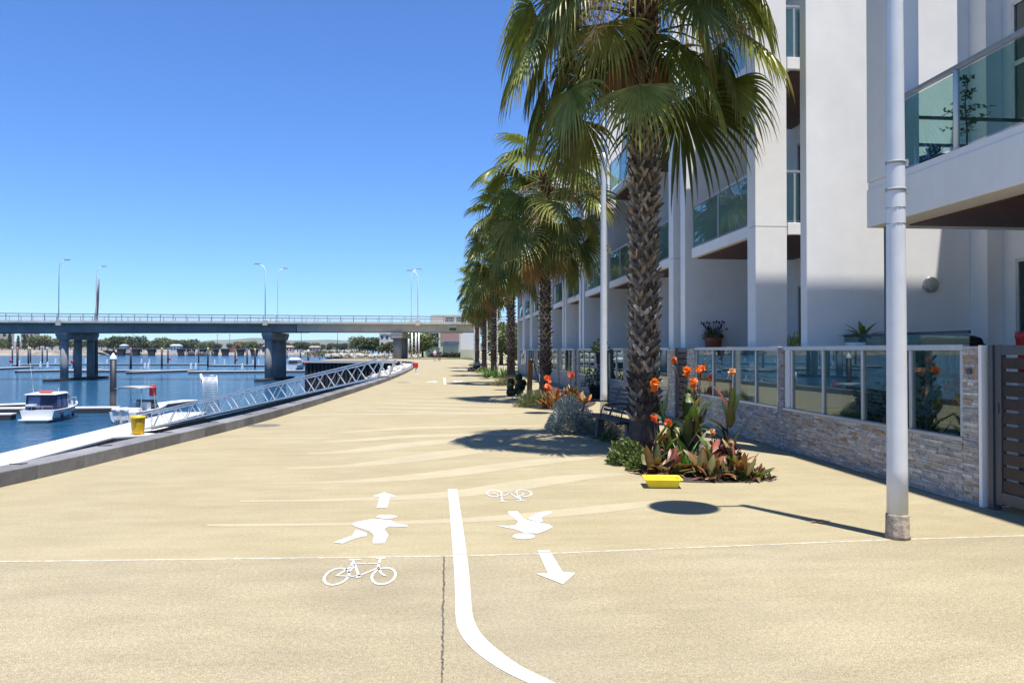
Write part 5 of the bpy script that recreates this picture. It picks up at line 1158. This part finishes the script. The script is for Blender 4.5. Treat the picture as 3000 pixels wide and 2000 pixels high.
m = MB(); a, b = AZ(1312, 953.5, 139.9), AZ(1339, 959, 139.9); m.bar((a + V((0,0,a.z*0)) + V((0,0,(b.z-a.z)/2))), V((b.x, b.y, a.z + (b.z-a.z)/2)), .04, abs(a.z-b.z)); m.build('sign_plate', mat('sign_green', (.16, .2, .15), .6), t)
m = MB(); a, b = AZ(1317, 960, 139.9), AZ(1336, 968, 139.9); m.bar(V((a.x, a.y, (a.z+b.z)/2)), V((b.x, b.y, (a.z+b.z)/2)), .05, abs(a.z-b.z)); m.build('sign_plate', M['black'], t)
def bridge_lamp(px, ytop, Z, lean, lab):
    c = AZ(px, 940, Z); top = AZ(px, ytop, Z); tt = thing('bridge_lamp', lab, 'lamp post', (c.x, c.y, c.z - .6), 'lamp posts on the bridge')
    m = MB(); s = EX * lean; m.tube([c - V((0, 0, .6)), V((c.x, c.y, top.z - 1.2)), V((c.x, c.y, top.z - .5)) + s * .35, V((c.x, c.y, top.z - .12)) + s * 1.1], [.11, .08, .065, .055], 8); m.build('pole', M['whitemetal'], tt)
    m = MB(); m.obox(V((c.x, c.y, top.z - .06)) + s * 1.5, 1.0, .34, .16, Matrix.Rotation(-YAW, 3, 'Z')); m.build('lamp_head', M['grey'], tt)
    m = MB(); m.obox(c - V((0, 0, .35)) - EZ * .12, .8, .4, .9, Matrix.Rotation(-YAW, 3, 'Z')); m.build('bracket', M['bridge'], tt)
for a in ((172, 760, ZN - .1, 1, 'near side bridge lamp at the far left'), (281, 779, ZF, 1, 'far side bridge lamp beside the dark leaning mast'), (777, 772, ZN - .1, -1, 'near side bridge lamp above the right pier'), (813, 785, ZF, 1, 'far side bridge lamp above the right pier'), (1205, 787, ZF, 1, 'far side bridge lamp at the promenade end'), (1224, 791, ZN - .1, -1, 'near side bridge lamp at the promenade end')): bridge_lamp(*a)
a, b = AZ(281, 945, 156), AZ(290, 817, 156); tt = thing('mast', 'dark leaning mast rising behind the left part of the bridge', 'mast', (a.x, a.y, WZ)); m = MB(); m.tube([V((a.x, a.y, WZ)), a, a.lerp(b, .55), b], [.5, .38, .3, .12], 8); m.build('spar', M['darkmetal'], tt)

# ------------------------------------------------------------------ sheet pile wall and rocks in the corner
a, b = V((-5.6, 103.7, 0)), V((-18.5, 109.3, 0)); d = (b - a); n = int(d.length / .6); nn = V((d.y, -d.x, 0)).normalized(); nn = nn if nn.y < 0 else -nn
t = thing('sheet_pile_wall', 'rusty black corrugated sheet pile wall below the end of the promenade', 'retaining wall', tuple(b)); m = MB(); prof = []
for k in range(n + 1):
    for (f, o) in ((0, .05), (.25, .05), (.4, .40), (.85, .40)):
        q = a + d * min(1, (k + f) / n) + nn * o; prof.append(q)
vs = [(q.x, q.y, -.12) for q in prof] + [(q.x, q.y, -6) for q in prof]; N_ = len(prof)
m.add(vs, [(i, i + 1, N_ + i + 1, N_ + i) for i in range(N_ - 1)]); m.build('sheeting', M['sheet'], t)
m = MB(); m.bar(a + nn * .25 + V((0, 0, .0)), b + nn * .25 + V((0, 0, .0)), .65, .22); m.build('capping_beam', mat('pale_cap', (.5, .49, .46), .85), t)
m = MB()
def rocks(m, n, fn, s0, s1, cols):
    for k in range(n):
        c = fn(); r = rp.uniform(s0, s1); m.ball(c, r * rp.uniform(.7, 1.2), r * rp.uniform(.7, 1.2), r * rp.uniform(.5, .9), 7, 5, (lambda q_, k_: tuple(x * k_ for x in q_))(rp.choice(cols), rp.uniform(.7, 1.15)), .22, rp)
def corner():
    y = rp.uniform(62, 103); u = rp.random(); return V((kerbx(y) - .6 - u * 5.5, y, -.08 - u * 2.6 + rp.uniform(-.2, .16)))
rocks(m, 700, corner, .12, .36, [(.62, .60, .57), (.52, .49, .45), (.68, .66, .63), (.40, .33, .27)]); o = m.build('rock_armour', M['rock']); tag(o, 'pale rock armour heaped against the quay in the corner', 'rocks', kind='stuff')
m = MB(); rocks(m, 330, lambda: (lambda p, h: V((p.x, p.y, h)))(ground_at(rp.uniform(955, 1150), rp.uniform(158, 200)), rp.uniform(-.1, .5)), .3, .7, [(.28, .27, .25), (.20, .19, .17), (.38, .37, .35)]); o = m.build('rock_bank', M['rock']); tag(o, 'bank of grey white rocks beyond the sheet pile wall', 'rocks', kind='stuff')
# ------------------------------------------------------------------ far shore
rf = random.Random(5)
bank_pts = [(-500, 1042), (-150, 1041), (0, 1041), (150, 1041), (300, 1040), (340, 1039.5), (500, 1039), (700, 1039), (860, 1039), (960, 1038.5), (1080, 1038)]
base = [G(px, py, WZ) for px, py in bank_pts]
m = MB(); prof = [(0, -1.5, 0), (6, .6, 0), (12, 2.2, .3), (22, 4.6, .5), (34, 5.6, .4), (400, 5.6, 0), (5600, 8, 0)]
rows = []
for i in range(len(base) - 1):
    for k in range(10 if i < len(base) - 2 else 11):
        p = base[i].lerp(base[i + 1], k / 10); dirr = V((p.x, p.y, 0)).normalized(); low_ = 1.0 if p.x < -250 else .62
        rows.append([p + dirr * dd + V((rf.uniform(-1, 1) * j * 2, 0, (h_ if h_ < 0 else h_ * low_) + rf.uniform(-.6, .6) * j)) for dd, h_, j in prof])
n = len(prof); vs = [q for r in rows for q in r]
m.add(vs, [(i*n+k, (i+1)*n+k, (i+1)*n+k+1, i*n+k+1) for i in range(len(rows)-1) for k in range(n-1)], smooth=False); structure(m.build('far_bank', M['bank']))
m = MB(); hp = []
for i in range(60):
    a = -62 + i * 1.35; az = R(a); Dk = 7000; h_ = 78 + 22 * sin(i * .37) + 12 * sin(i * .9 + 1) + 7 * sin(i * 2.1); hp.append(V((sin(az) * Dk, cos(az) * Dk, max(20, h_))))
vs = []
for p in hp: vs += [V((p.x * .88, p.y * .88, -5)), V((p.x * .95, p.y * .95, p.z * .55)), p, V((p.x * 1.1, p.y * 1.1, -5))]
m.add(vs, [(i*4+k, (i+1)*4+k, (i+1)*4+k+1, i*4+k+1) for i in range(59) for k in range(3)], smooth=True); structure(m.build('hills', M['hill']))
def fartree(seed, kind):
    rg = random.Random(seed); t = thing('far_tree', '', 'tree', (0, 0, 0), 'trees along the far shore'); tr = MB(); cr = MB()
    tr.tube([(0, 0, -.3), (rg.uniform(-.2, .2), 0, 2.5), (rg.uniform(-.5, .5), 0, 6)], [.35, .28, .14], 6, (.12, .09, .06)); 
    for k in range(4): a = k * 1.6 + rg.random(); tr.tube([(0, 0, 2.4 + .4 * k), (2 * cos(a), 2 * sin(a), 5 + .5 * k)], [.16, .05], 5, (.12, .09, .06))
    cols = [[(.12, .145, .055), (.16, .18, .07), (.085, .11, .045)], [(.075, .10, .045), (.10, .125, .05), (.055, .075, .035)], [(.16, .17, .09), (.19, .19, .10), (.12, .13, .065)]][kind % 3]
    if kind == 3:
        for k in range(520): z = 1 + 11.5 * rg.random(); r = 2.3 * (1 - (z - 1) / 12.2) ** .8 * rg.uniform(.4, 1); a = rg.uniform(0, 2*pi); shrub(cr, (r * cos(a), r * sin(a), z), .2, .2, .2, 2, .9, .45, [(.03, .055, .025), (.045, .07, .03)], rg, base=False)
    else:
        for k in range(11):
            a = rg.uniform(0, 2*pi); r = rg.uniform(0, 3.6); shrub(cr, (r * cos(a), r * sin(a), rg.uniform(3.5, 7.5)), rg.uniform(1.6, 2.6), rg.uniform(1.6, 2.6), rg.uniform(1.2, 2.0), 150, 1.0, .55, cols, rg, base=False)
    tr.build('trunk', M['attr'], t, world=False); cr.build('crown', M['foliage'], t, world=False); return t
protos = [fartree(k, [0, 1, 2, 0, 1, 3][k]) for k in range(6)]; used = set()
prof_h = [(-140, 975), (0, 988), (90, 985), (105, 978), (165, 990), (290, 1000), (318, 986), (345, 979), (385, 984), (400, 980), (425, 999), (445, 992), (480, 990), (515, 995), (545, 990), (585, 999), (620, 999), (650, 1002), (705, 998), (728, 993), (760, 1003), (800, 1006), (850, 999), (875, 998), (925, 1002), (985, 1006), (1030, 1003), (1060, 1000)]
def hprof(px):
    for a, b in zip(prof_h, prof_h[1:]):
        if a[0] <= px <= b[0]: return a[1] + (b[1] - a[1]) * (px - a[0]) / (b[0] - a[0])
    return 1000
def bankz(px): return WZ + (5.6 if px < 330 else 3.5)
def put_tree(px, Z, ytop, pr, lab, zb=None, group=None):
    c = protos[pr] if pr not in used else copy_tree(protos[pr]); used.add(pr)
    z = bankz(px) if zb is None else zb; g = ground_at(px, Z); c.location = (g.x, g.y, z); top = AZ(px, ytop, Z).z; s = max(.35, (top - z) / (9.3 if pr != 5 else 12.6))
    w = s * rf.uniform(1.05, 1.5) if pr != 5 else s * .9
    c.scale = (w, w, s); c.rotation_euler.z = rf.uniform(0, 6); c['label'] = lab
    if group: c['group'] = group
    return c
px = -130
while px < 1050:
    if not (640 < px < 668) and not (15 < px < 82): put_tree(px, rf.uniform(840, 900), hprof(px) + rf.uniform(-2, 3), rf.choice([0, 1, 2, 3, 4]), 'bushy tree among the grey green trees lining the far shore')
    px += rf.uniform(15, 24) if px < 640 else rf.uniform(14, 26)
for px, yt in ((28, 975), (53, 984), (72, 980)): put_tree(px, 830, yt, 5, 'dark conical conifer on the far shore in front of beige flats')
for px, Z, yt, lab in ((1050, 300, 986, 'grey green tree left of the dark trees near the bridge foot'), (1078, 285, 990, 'dark bushy tree near the bridge foot, leftmost of three'), (1093, 270, 981, 'tallest dark tree near the bridge foot'), (1110, 280, 990, 'dark bushy tree right of the tallest one near the bridge foot'), (1140, 255, 996, 'tree in front of the pale flats by the bridge')):
    put_tree(px, Z, yt, 1 if Z < 300 else 2, lab, 0, 'trees near the bridge foot')
for px, Z, yt, lab in ((1192, 172, 966, 'green tree behind the white masts, left one'), (1238, 172, 964, 'green tree behind the white masts, right one'), (1468, 88, 930, 'light green tree between the fourth and third palms'), (1490, 84, 942, 'light green tree close behind the third palm'), (1540, 70, 955, 'yellow green tree behind the second palm')):
    c = put_tree(px, Z, yt, 0, lab, 0, 'trees at the end of the promenade')
# low flowering scrub at the rock bank
m = MB()
for k in range(40): g = ground_at(rf.uniform(905, 1090), rf.uniform(205, 290)); shrub(m, (g.x, g.y, -.1), 2.6, 2.6, rf.uniform(.8, 1.6), 60, .7, .35, [(.10, .11, .05), (.14, .13, .06), (.2, .13, .1)], rf)
o = m.build('bank_scrub', M['foliage']); tag(o, 'low scrub growing over the bank beyond the rocks', 'scrub', kind='stuff')
# houses on the far shore
def block(name, lab, cat, px0, px1, yt, Z, zb, wallc, roofc, rows_, cols_, pitched=False, depth=12, group=None):
    c = ground_at((px0 + px1) / 2, Z); t = thing(name, lab, cat, (c.x, c.y, zb), group, rz=0); W = (px1 - px0) / FPX * Z; top = AZ(px0, yt, Z).z; Mx = Matrix((EX, EZ, V((0, 0, 1)))).transposed()
    P = lambda u, v, z: V((c.x, c.y, 0)) + EX * u + EZ * v + V((0, 0, z)); hw = top - (1.6 if pitched else .3)
    m = MB(); m.loft([[P(-W/2, 0, z), P(W/2, 0, z), P(W/2, depth, z), P(-W/2, depth, z)] for z in (zb - .5, hw)], wallc, smooth=False); m.build('wall', M['rough'], t)
    m = MB()
    if pitched: m.loft([[P(-W/2-.4, -.4, hw), P(W/2+.4, -.4, hw), P(W/2+.4, depth+.4, hw), P(-W/2-.4, depth+.4, hw)], [P(-W/2+1, depth/2-.2, top), P(W/2-1, depth/2-.2, top), P(W/2-1, depth/2+.2, top), P(-W/2+1, depth/2+.2, top)]], roofc, smooth=False)
    else: m.loft([[P(-W/2-.25, -.25, z), P(W/2+.25, -.25, z), P(W/2+.25, depth+.25, z), P(-W/2-.25, depth+.25, z)] for z in (hw, top)], roofc, smooth=False)
    m.build('roof', M['rough'], t)
    for r in range(rows_):
        for k in range(cols_):
            u = -W/2 + W * (k + .5) / cols_; z = zb + (hw - zb) * (r + .3) / rows_; w = W / cols_ * .5; h_ = (hw - zb) / rows_ * .48
            m = MB(); m.loft([[P(u-w/2, -.06, z), P(u+w/2, -.06, z), P(u+w/2, .05, z), P(u-w/2, .05, z)], [P(u-w/2, -.06, z+h_), P(u+w/2, -.06, z+h_), P(u+w/2, .05, z+h_), P(u-w/2, .05, z+h_)]], smooth=False); m.build('window', M['darkglass'], t)
    return t
zb = WZ + 5.6
block('apartment_block', 'beige flats at the far left behind the conifers', 'building', -70, 22, 972, 900, zb, (.46, .40, .33), (.3, .27, .25), 3, 5)
block('apartment_block', 'beige flats with grey roof right of the conifers on the far shore', 'building', 60, 98, 974, 905, zb, (.42, .37, .31), (.24, .24, .25), 3, 3)
for (a, b, yt, wc, rc, lab) in ((350, 366, 1008, (.55, .55, .54), (.4, .4, .4), 'small white shed on the far shore behind the old jetty'), (498, 525, 1008, (.6, .6, .6), (.5, .5, .5), 'white flat roofed shed on the far shore'), (768, 792, 1010, (.42, .27, .22), (.36, .2, .16), 'pink brick house left of the small cruiser on the far shore'), (800, 822, 1011, (.46, .32, .28), (.42, .34, .3), 'pale pink house in the middle of the far houses'), (828, 856, 1012, (.5, .38, .34), (.38, .24, .2), 'long pink house with a hipped roof on the far shore'), (905, 935, 1013, (.45, .36, .32), (.34, .25, .22), 'low house furthest right on the far shore')):
    block('far_house', lab, 'house', a, b, yt, 838, bankz(a), wc, rc, 1, 3, True, 9, 'houses on the far shore')
block('apartment_block', 'white and grey flats left of the bridge abutment behind trees', 'building', 1112, 1156, 976, 265, 0, (.55, .54, .52), (.4, .4, .42), 3, 3)
# terminal building behind the bridge
t = thing('waterfront_building', 'low beige building with stacked window bay behind the bridge', 'building', tuple(ground_at(1330, 186)))
c = ground_at(1330, 184); P = lambda px, Z, z: V((ground_at(px, Z).x, ground_at(px, Z).y, z))
def wallbox(name, px0, px1, y0, y1, Z, dep, mt, par):
    m = MB(); z0, z1 = AZ(px0, y1, Z).z, AZ(px0, y0, Z).z; a, b = ground_at(px0, Z), ground_at(px1, Z)
    m.loft([[V((a.x, a.y, z)), V((b.x, b.y, z)), V((b.x, b.y, z)) + EZ * dep, V((a.x, a.y, z)) + EZ * dep] for z in (z0, z1)], smooth=False); return m.build(name, mt, par)
wallbox('wall', 1243, 1345, 966, 1046, 184, 14, M['beige'], t); wallbox('brick_panel', 1292, 1345, 970, 1004, 183.8, .19, M['brickpink'], t); wallbox('wall', 1263, 1445, 922, 965.5, 188, 12, M['beige'], t)
w1 = wallbox('window', 1250, 1288, 974, 994, 183.6, .39, M['whitemetal'], t); wallbox('pane', 1253, 1285, 976, 992, 183.5, .09, M['wglass'], w1); w1 = wallbox('window', 1250, 1288, 996, 1018, 183.6, .39, M['whitemetal'], t); wallbox('pane', 1253, 1285, 998, 1016, 183.5, .09, M['darkglass'], w1)
wallbox('window', 1300, 1345, 1000, 1009, 183.55, .23, M['clear'], t)
for a, b in ((1305, 1330), (1338, 1362), (1370, 1395)): wallbox('window', a, b, 930, 941, 187.8, .19, M['darkglass'], t)
t = thing('white_hoarding', 'plain white panel wall between lamp posts at the end of the promenade', 'wall', tuple(ground_at(1370, 160))); wallbox('panel', 1349, 1400, 977, 1024, 160, .3, M['whitemetal'], t); wallbox('plinth', 1349, 1400, 1024.2, 1048.5, 160, .32, M['beige'], t)
t = thing('clipped_hedge', 'dark clipped hedge along the foot of the low beige building', 'hedge', tuple(ground_at(1310, 168))); m = MB()
for k in range(30): g = ground_at(1262 + 97 * k / 29, 168); shrub(m, (g.x, g.y, 0), .6, .5, .95, 60, .4, .25, [(.03, .05, .02), (.05, .07, .03), (.07, .04, .03)], rf)
m.build('foliage', M['foliage'], t)
q = [G(1225, 1043.5), G(1352, 1043.5), G(1398, 1051), G(1400, 1057), G(1358, 1052), G(1300, 1047.5), G(1225, 1047)]
structure(tess('lawn', [(p.x, p.y) for p in q], .012, M['lawn']))
for i, px in enumerate((1197, 1207, 1218, 1227)):
    g = ground_at(px, 157); t = thing('white_mast', 'slim white mast under the bridge, %s of four from the left' % ORD[i], 'mast', tuple(g), 'white masts under the bridge'); m = MB(); m.tube([g, g + V((0, 0, 5.3))], [.17, .15], 8); m.build('pole', M['whitemetal'], t)
    m = MB(); m.obox(g + V((0, 0, .15)), .6, .6, .3); m.build('footing', M['dock'], t)
for i, px in enumerate((1203, 1223)):
    g = ground_at(px, 153); t = thing('metal_sculpture', 'dark angular metal sculpture at the foot of the white masts, %s one' % ('left', 'right')[i], 'frame', tuple(g), 'dark frames under the bridge'); m = MB(); a = g - EX * .5; m.tube([a + V((0, 0, 1.5)), g + V((0, 0, .7)), g + EX * .6], .08, 6); m.tube([g + EX * .3 + V((0, 0, 1.6)), g, g - EX * .4], .07, 6); m.build('frame', M['black'], t)
t = thing('guard_rail', 'short metal guard rail left of the bridge foot', 'railing', tuple(ground_at(1145, 150))); m = MB(); pr = [ground_at(px, 150) for px in (1126, 1138, 1150, 1162)]
for p in pr: m.tube([p, p + V((0, 0, 1.1))], .04, 6)
for z in (.55, 1.1): m.tube([pr[0] + V((0, 0, z)), pr[-1] + V((0, 0, z))], .035, 6)
m.build('rail', M['galv'], t)
# old timber jetty
t = thing('old_jetty', 'long dark old jetty on stubby piers in front of the far shore', 'jetty', tuple(G(540, 1041, WZ))); m = MB(); Zj = 760
a, b = AZ(325, 1021, Zj), AZ(770, 1022, Zj); m.bar(a, b, 5, 1.1, (.10, .10, .11)); m.build('deck', M['rough'], t)
for px in (356, 399, 444, 531, 559, 593, 629, 660, 705, 745):
    c = ground_at(px, Zj); m = MB(); m.loft([[V((c.x, c.y, z)) + EX * s * w + EZ * q for s, q in ((-1, -2), (1, -2), (1, 2), (-1, 2))] for z, w in ((WZ - 1, 2.6), (WZ + 1.5, 2.6), (2.4, 4.0))], (.022, .022, .025), smooth=False); m.build('pier', M['rough'], t)
t = thing('timber_stumps', 'row of old grey timber stumps left of the excavator at the jetty', 'piles', tuple(G(560, 1040, WZ))); m = MB()
for k in range(18): c = ground_at(540 + k * 5 + rf.uniform(-1, 1), 740); m.tube([V((c.x, c.y, WZ - 1)), V((c.x, c.y, rf.uniform(-1, 2.2)))], .45, 6, (.16, .15, .14))
m.build('stumps', M['rough'], t)
# excavator
c = ground_at(680, 800); zb = bankz(680); t = thing('excavator', 'orange excavator working on the far shore', 'excavator', (c.x, c.y, zb)); OR = (.42, .13, .05); Mx = Matrix((EX, EZ, V((0, 0, 1)))).transposed()
m = MB(); m.obox((c.x, c.y, zb + .8), 6, 4, 1.4, Mx, (.05, .045, .04)); m.build('track', M['rough'], t); m = MB(); m.obox((c.x, c.y, zb + 3), 5.5, 4, 2.6, Mx, OR); m.obox(V((c.x, c.y, zb + 5)) + EX * 1.2, 2.2, 3, 2.2, Mx, (.2, .12, .08)); m.build('body', M['rough'], t)
m = MB(); a = V((c.x, c.y, zb + 4)) + EX * 2; b = a + EX * 4.5 + V((0, 0, 6)); e = b + EX * 3 + V((0, 0, -5)); m.bar(a, b, 1, 1.1, OR); m.bar(b, e, .8, .9, OR); m.obox(e, 1.6, 1.4, 1.5, Mx, (.08, .06, .05)); m.build('boom', M['rough'], t)
for px, yt, lab in ((390, 972, 'left of the shore gap'), (637, 978, 'just left of the excavator'), (673, 978, 'behind the excavator'), (883, 965, 'right of the right bridge pier'), (989, 962, 'midway between right pier and bridge foot'), (1060, 985, 'near the dark trees')):
    Z = 850; c = ground_at(px, Z); top = AZ(px, yt, Z); t = thing('power_pole', 'thin power pole rising over the far trees, ' + lab, 'power pole', (c.x, c.y, 0), 'power poles on the far shore'); m = MB(); m.tube([V((c.x, c.y, -.5)), V((c.x, c.y, top.z))], [.4, .28], 6, (.16, .15, .14)); m.obox((c.x, c.y, top.z - 1.5), 3, .3, .3, Mx, (.16, .15, .14)); m.build('pole', M['rough'], t)

# ------------------------------------------------------------------ people and the red topped post
def person(px, Z, lab, shirt, trousers, hair, seed, h=1.72):
    g = ground_at(px, Z); me = bpy.data.meshes.new('person'); s = h / 1.72; st = 1 if seed % 2 else -1
    J = {'pel': (0, 0, .93), 'sp': (0, .01, 1.12), 'ch': (0, .0, 1.36), 'nk': (0, .0, 1.48), 'hd': (0, .02, 1.58), 'tp': (0, .02, 1.70),
         'hl': (-.10, 0, .88), 'kl': (-.11, .16*st, .50), 'al': (-.11, .10*st, .08), 'tl': (-.11, .24*st, .03), 'hr': (.10, 0, .88), 'kr': (.11, -.04*st, .48), 'ar': (.11, -.24*st, .10), 'tr': (.11, -.11*st, .03),
         'sl': (-.18, 0, 1.40), 'el': (-.24, -.08*st, 1.14), 'wl': (-.23, -.02*st, .90), 'fl': (-.22, .02*st, .82), 'sr': (.18, 0, 1.40), 'er': (.24, .08*st, 1.14), 'wr': (.23, .16*st, .92), 'fr': (.22, .2*st, .84)}
    rad = {'pel': .15, 'sp': .13, 'ch': .16, 'nk': .06, 'hd': .095, 'tp': .075, 'hl': .09, 'kl': .062, 'al': .045, 'tl': .04, 'hr': .09, 'kr': .062, 'ar': .045, 'tr': .04, 'sl': .07, 'el': .047, 'wl': .035, 'fl': .032, 'sr': .07, 'er': .047, 'wr': .035, 'fr': .032}
    ks = list(J); E_ = [('pel','sp'),('sp','ch'),('ch','nk'),('nk','hd'),('hd','tp'),('pel','hl'),('hl','kl'),('kl','al'),('al','tl'),('pel','hr'),('hr','kr'),('kr','ar'),('ar','tr'),('ch','sl'),('sl','el'),('el','wl'),('wl','fl'),('ch','sr'),('sr','er'),('er','wr'),('wr','fr')]
    me.from_pydata([tuple(x * s for x in J[k]) for k in ks], [(ks.index(a), ks.index(b)) for a, b in E_], [])
    tmp = bpy.data.objects.new('tmp', me); COL.objects.link(tmp); tmp.modifiers.new('s', 'SKIN'); tmp.modifiers.new('d', 'SUBSURF').levels = 1
    for i, k in enumerate(ks): me.skin_vertices[0].data[i].radius = (rad[k] * s * (1.15 if k in ('ch', 'pel') else 1), rad[k] * s)
    me.skin_vertices[0].data[0].use_root = True
    dg = bpy.context.evaluated_depsgraph_get(); ev = bpy.data.meshes.new_from_object(tmp.evaluated_get(dg)); bpy.data.objects.remove(tmp)
    o = bpy.data.objects.new('person', ev); COL.objects.link(o); o.location = (g.x, g.y, 0); o.rotation_euler.z = rf.uniform(-.15, .15)
    ca = ev.color_attributes.new('Col', 'FLOAT_COLOR', 'POINT')
    for i, v in enumerate(ev.vertices):
        z = v.co.z / s; ax = abs(v.co.x) / s; c = hair if z > 1.56 and v.co.y < .09 * s else (.42, .25, .17)
        if z < 1.47 and not (ax > .2 and z < 1.15): c = shirt
        if z < .96 and ax < .2: c = trousers
        if z < .42: c = (.42, .25, .17) if seed % 2 else trousers
        if z < .09: c = (.05, .05, .05)
        ca.data[i].color = (*c, 1)
    ev.materials.clear(); ev.materials.append(M['attr']); [setattr(p, 'use_smooth', True) for p in ev.polygons]
    tag(o, lab, 'person', 'people walking on the promenade')
person(1274, 111, 'person in a pale pink top and dark shorts walking in the distance', (.62, .42, .52), (.09, .09, .12), (.5, .46, .42), 1)
person(1287.5, 112, 'person in black clothes walking beside the one in pink', (.025, .025, .03), (.03, .03, .04), (.04, .03, .025), 2, 1.66)
g = G(1219, 1098); t = thing('lifebuoy_post', 'white post with a red lifebuoy box at the quay edge', 'lifebuoy post', tuple(g)); m = MB(); m.tube([g, g + V((0, 0, .5))], .05, 8); m.obox(g + V((0, 0, .02)), .35, .25, .04); m.build('post', M['whitemetal'], t)
m = MB(); m.obox(g + V((-.03, 0, .64)), .30, .2, .34, Matrix.Rotation(.5, 3, 'Z'), (.5, .03, .03)); m.build('box', M['red'], t, bevel=.03)

# ------------------------------------------------------------------ air
m = MB(); m.box(-7800, 7800, -300, 8200, -7.5, 260); hz = bpy.data.materials.new('haze'); hz.use_nodes = True; nt = hz.node_tree
for n in list(nt.nodes): nt.nodes.remove(n)
out = nt.nodes.new('ShaderNodeOutputMaterial'); pv = nt.nodes.new('ShaderNodeVolumePrincipled'); pv.inputs['Color'].default_value = (.80, .90, 1, 1); pv.inputs['Density'].default_value = .00003; pv.inputs['Anisotropy'].default_value = .1
nt.links.new(pv.outputs[0], out.inputs['Volume']); o = m.build('haze', hz); tag(o, kind='stuff', label='thin bluish summer haze over the far shore and hills')
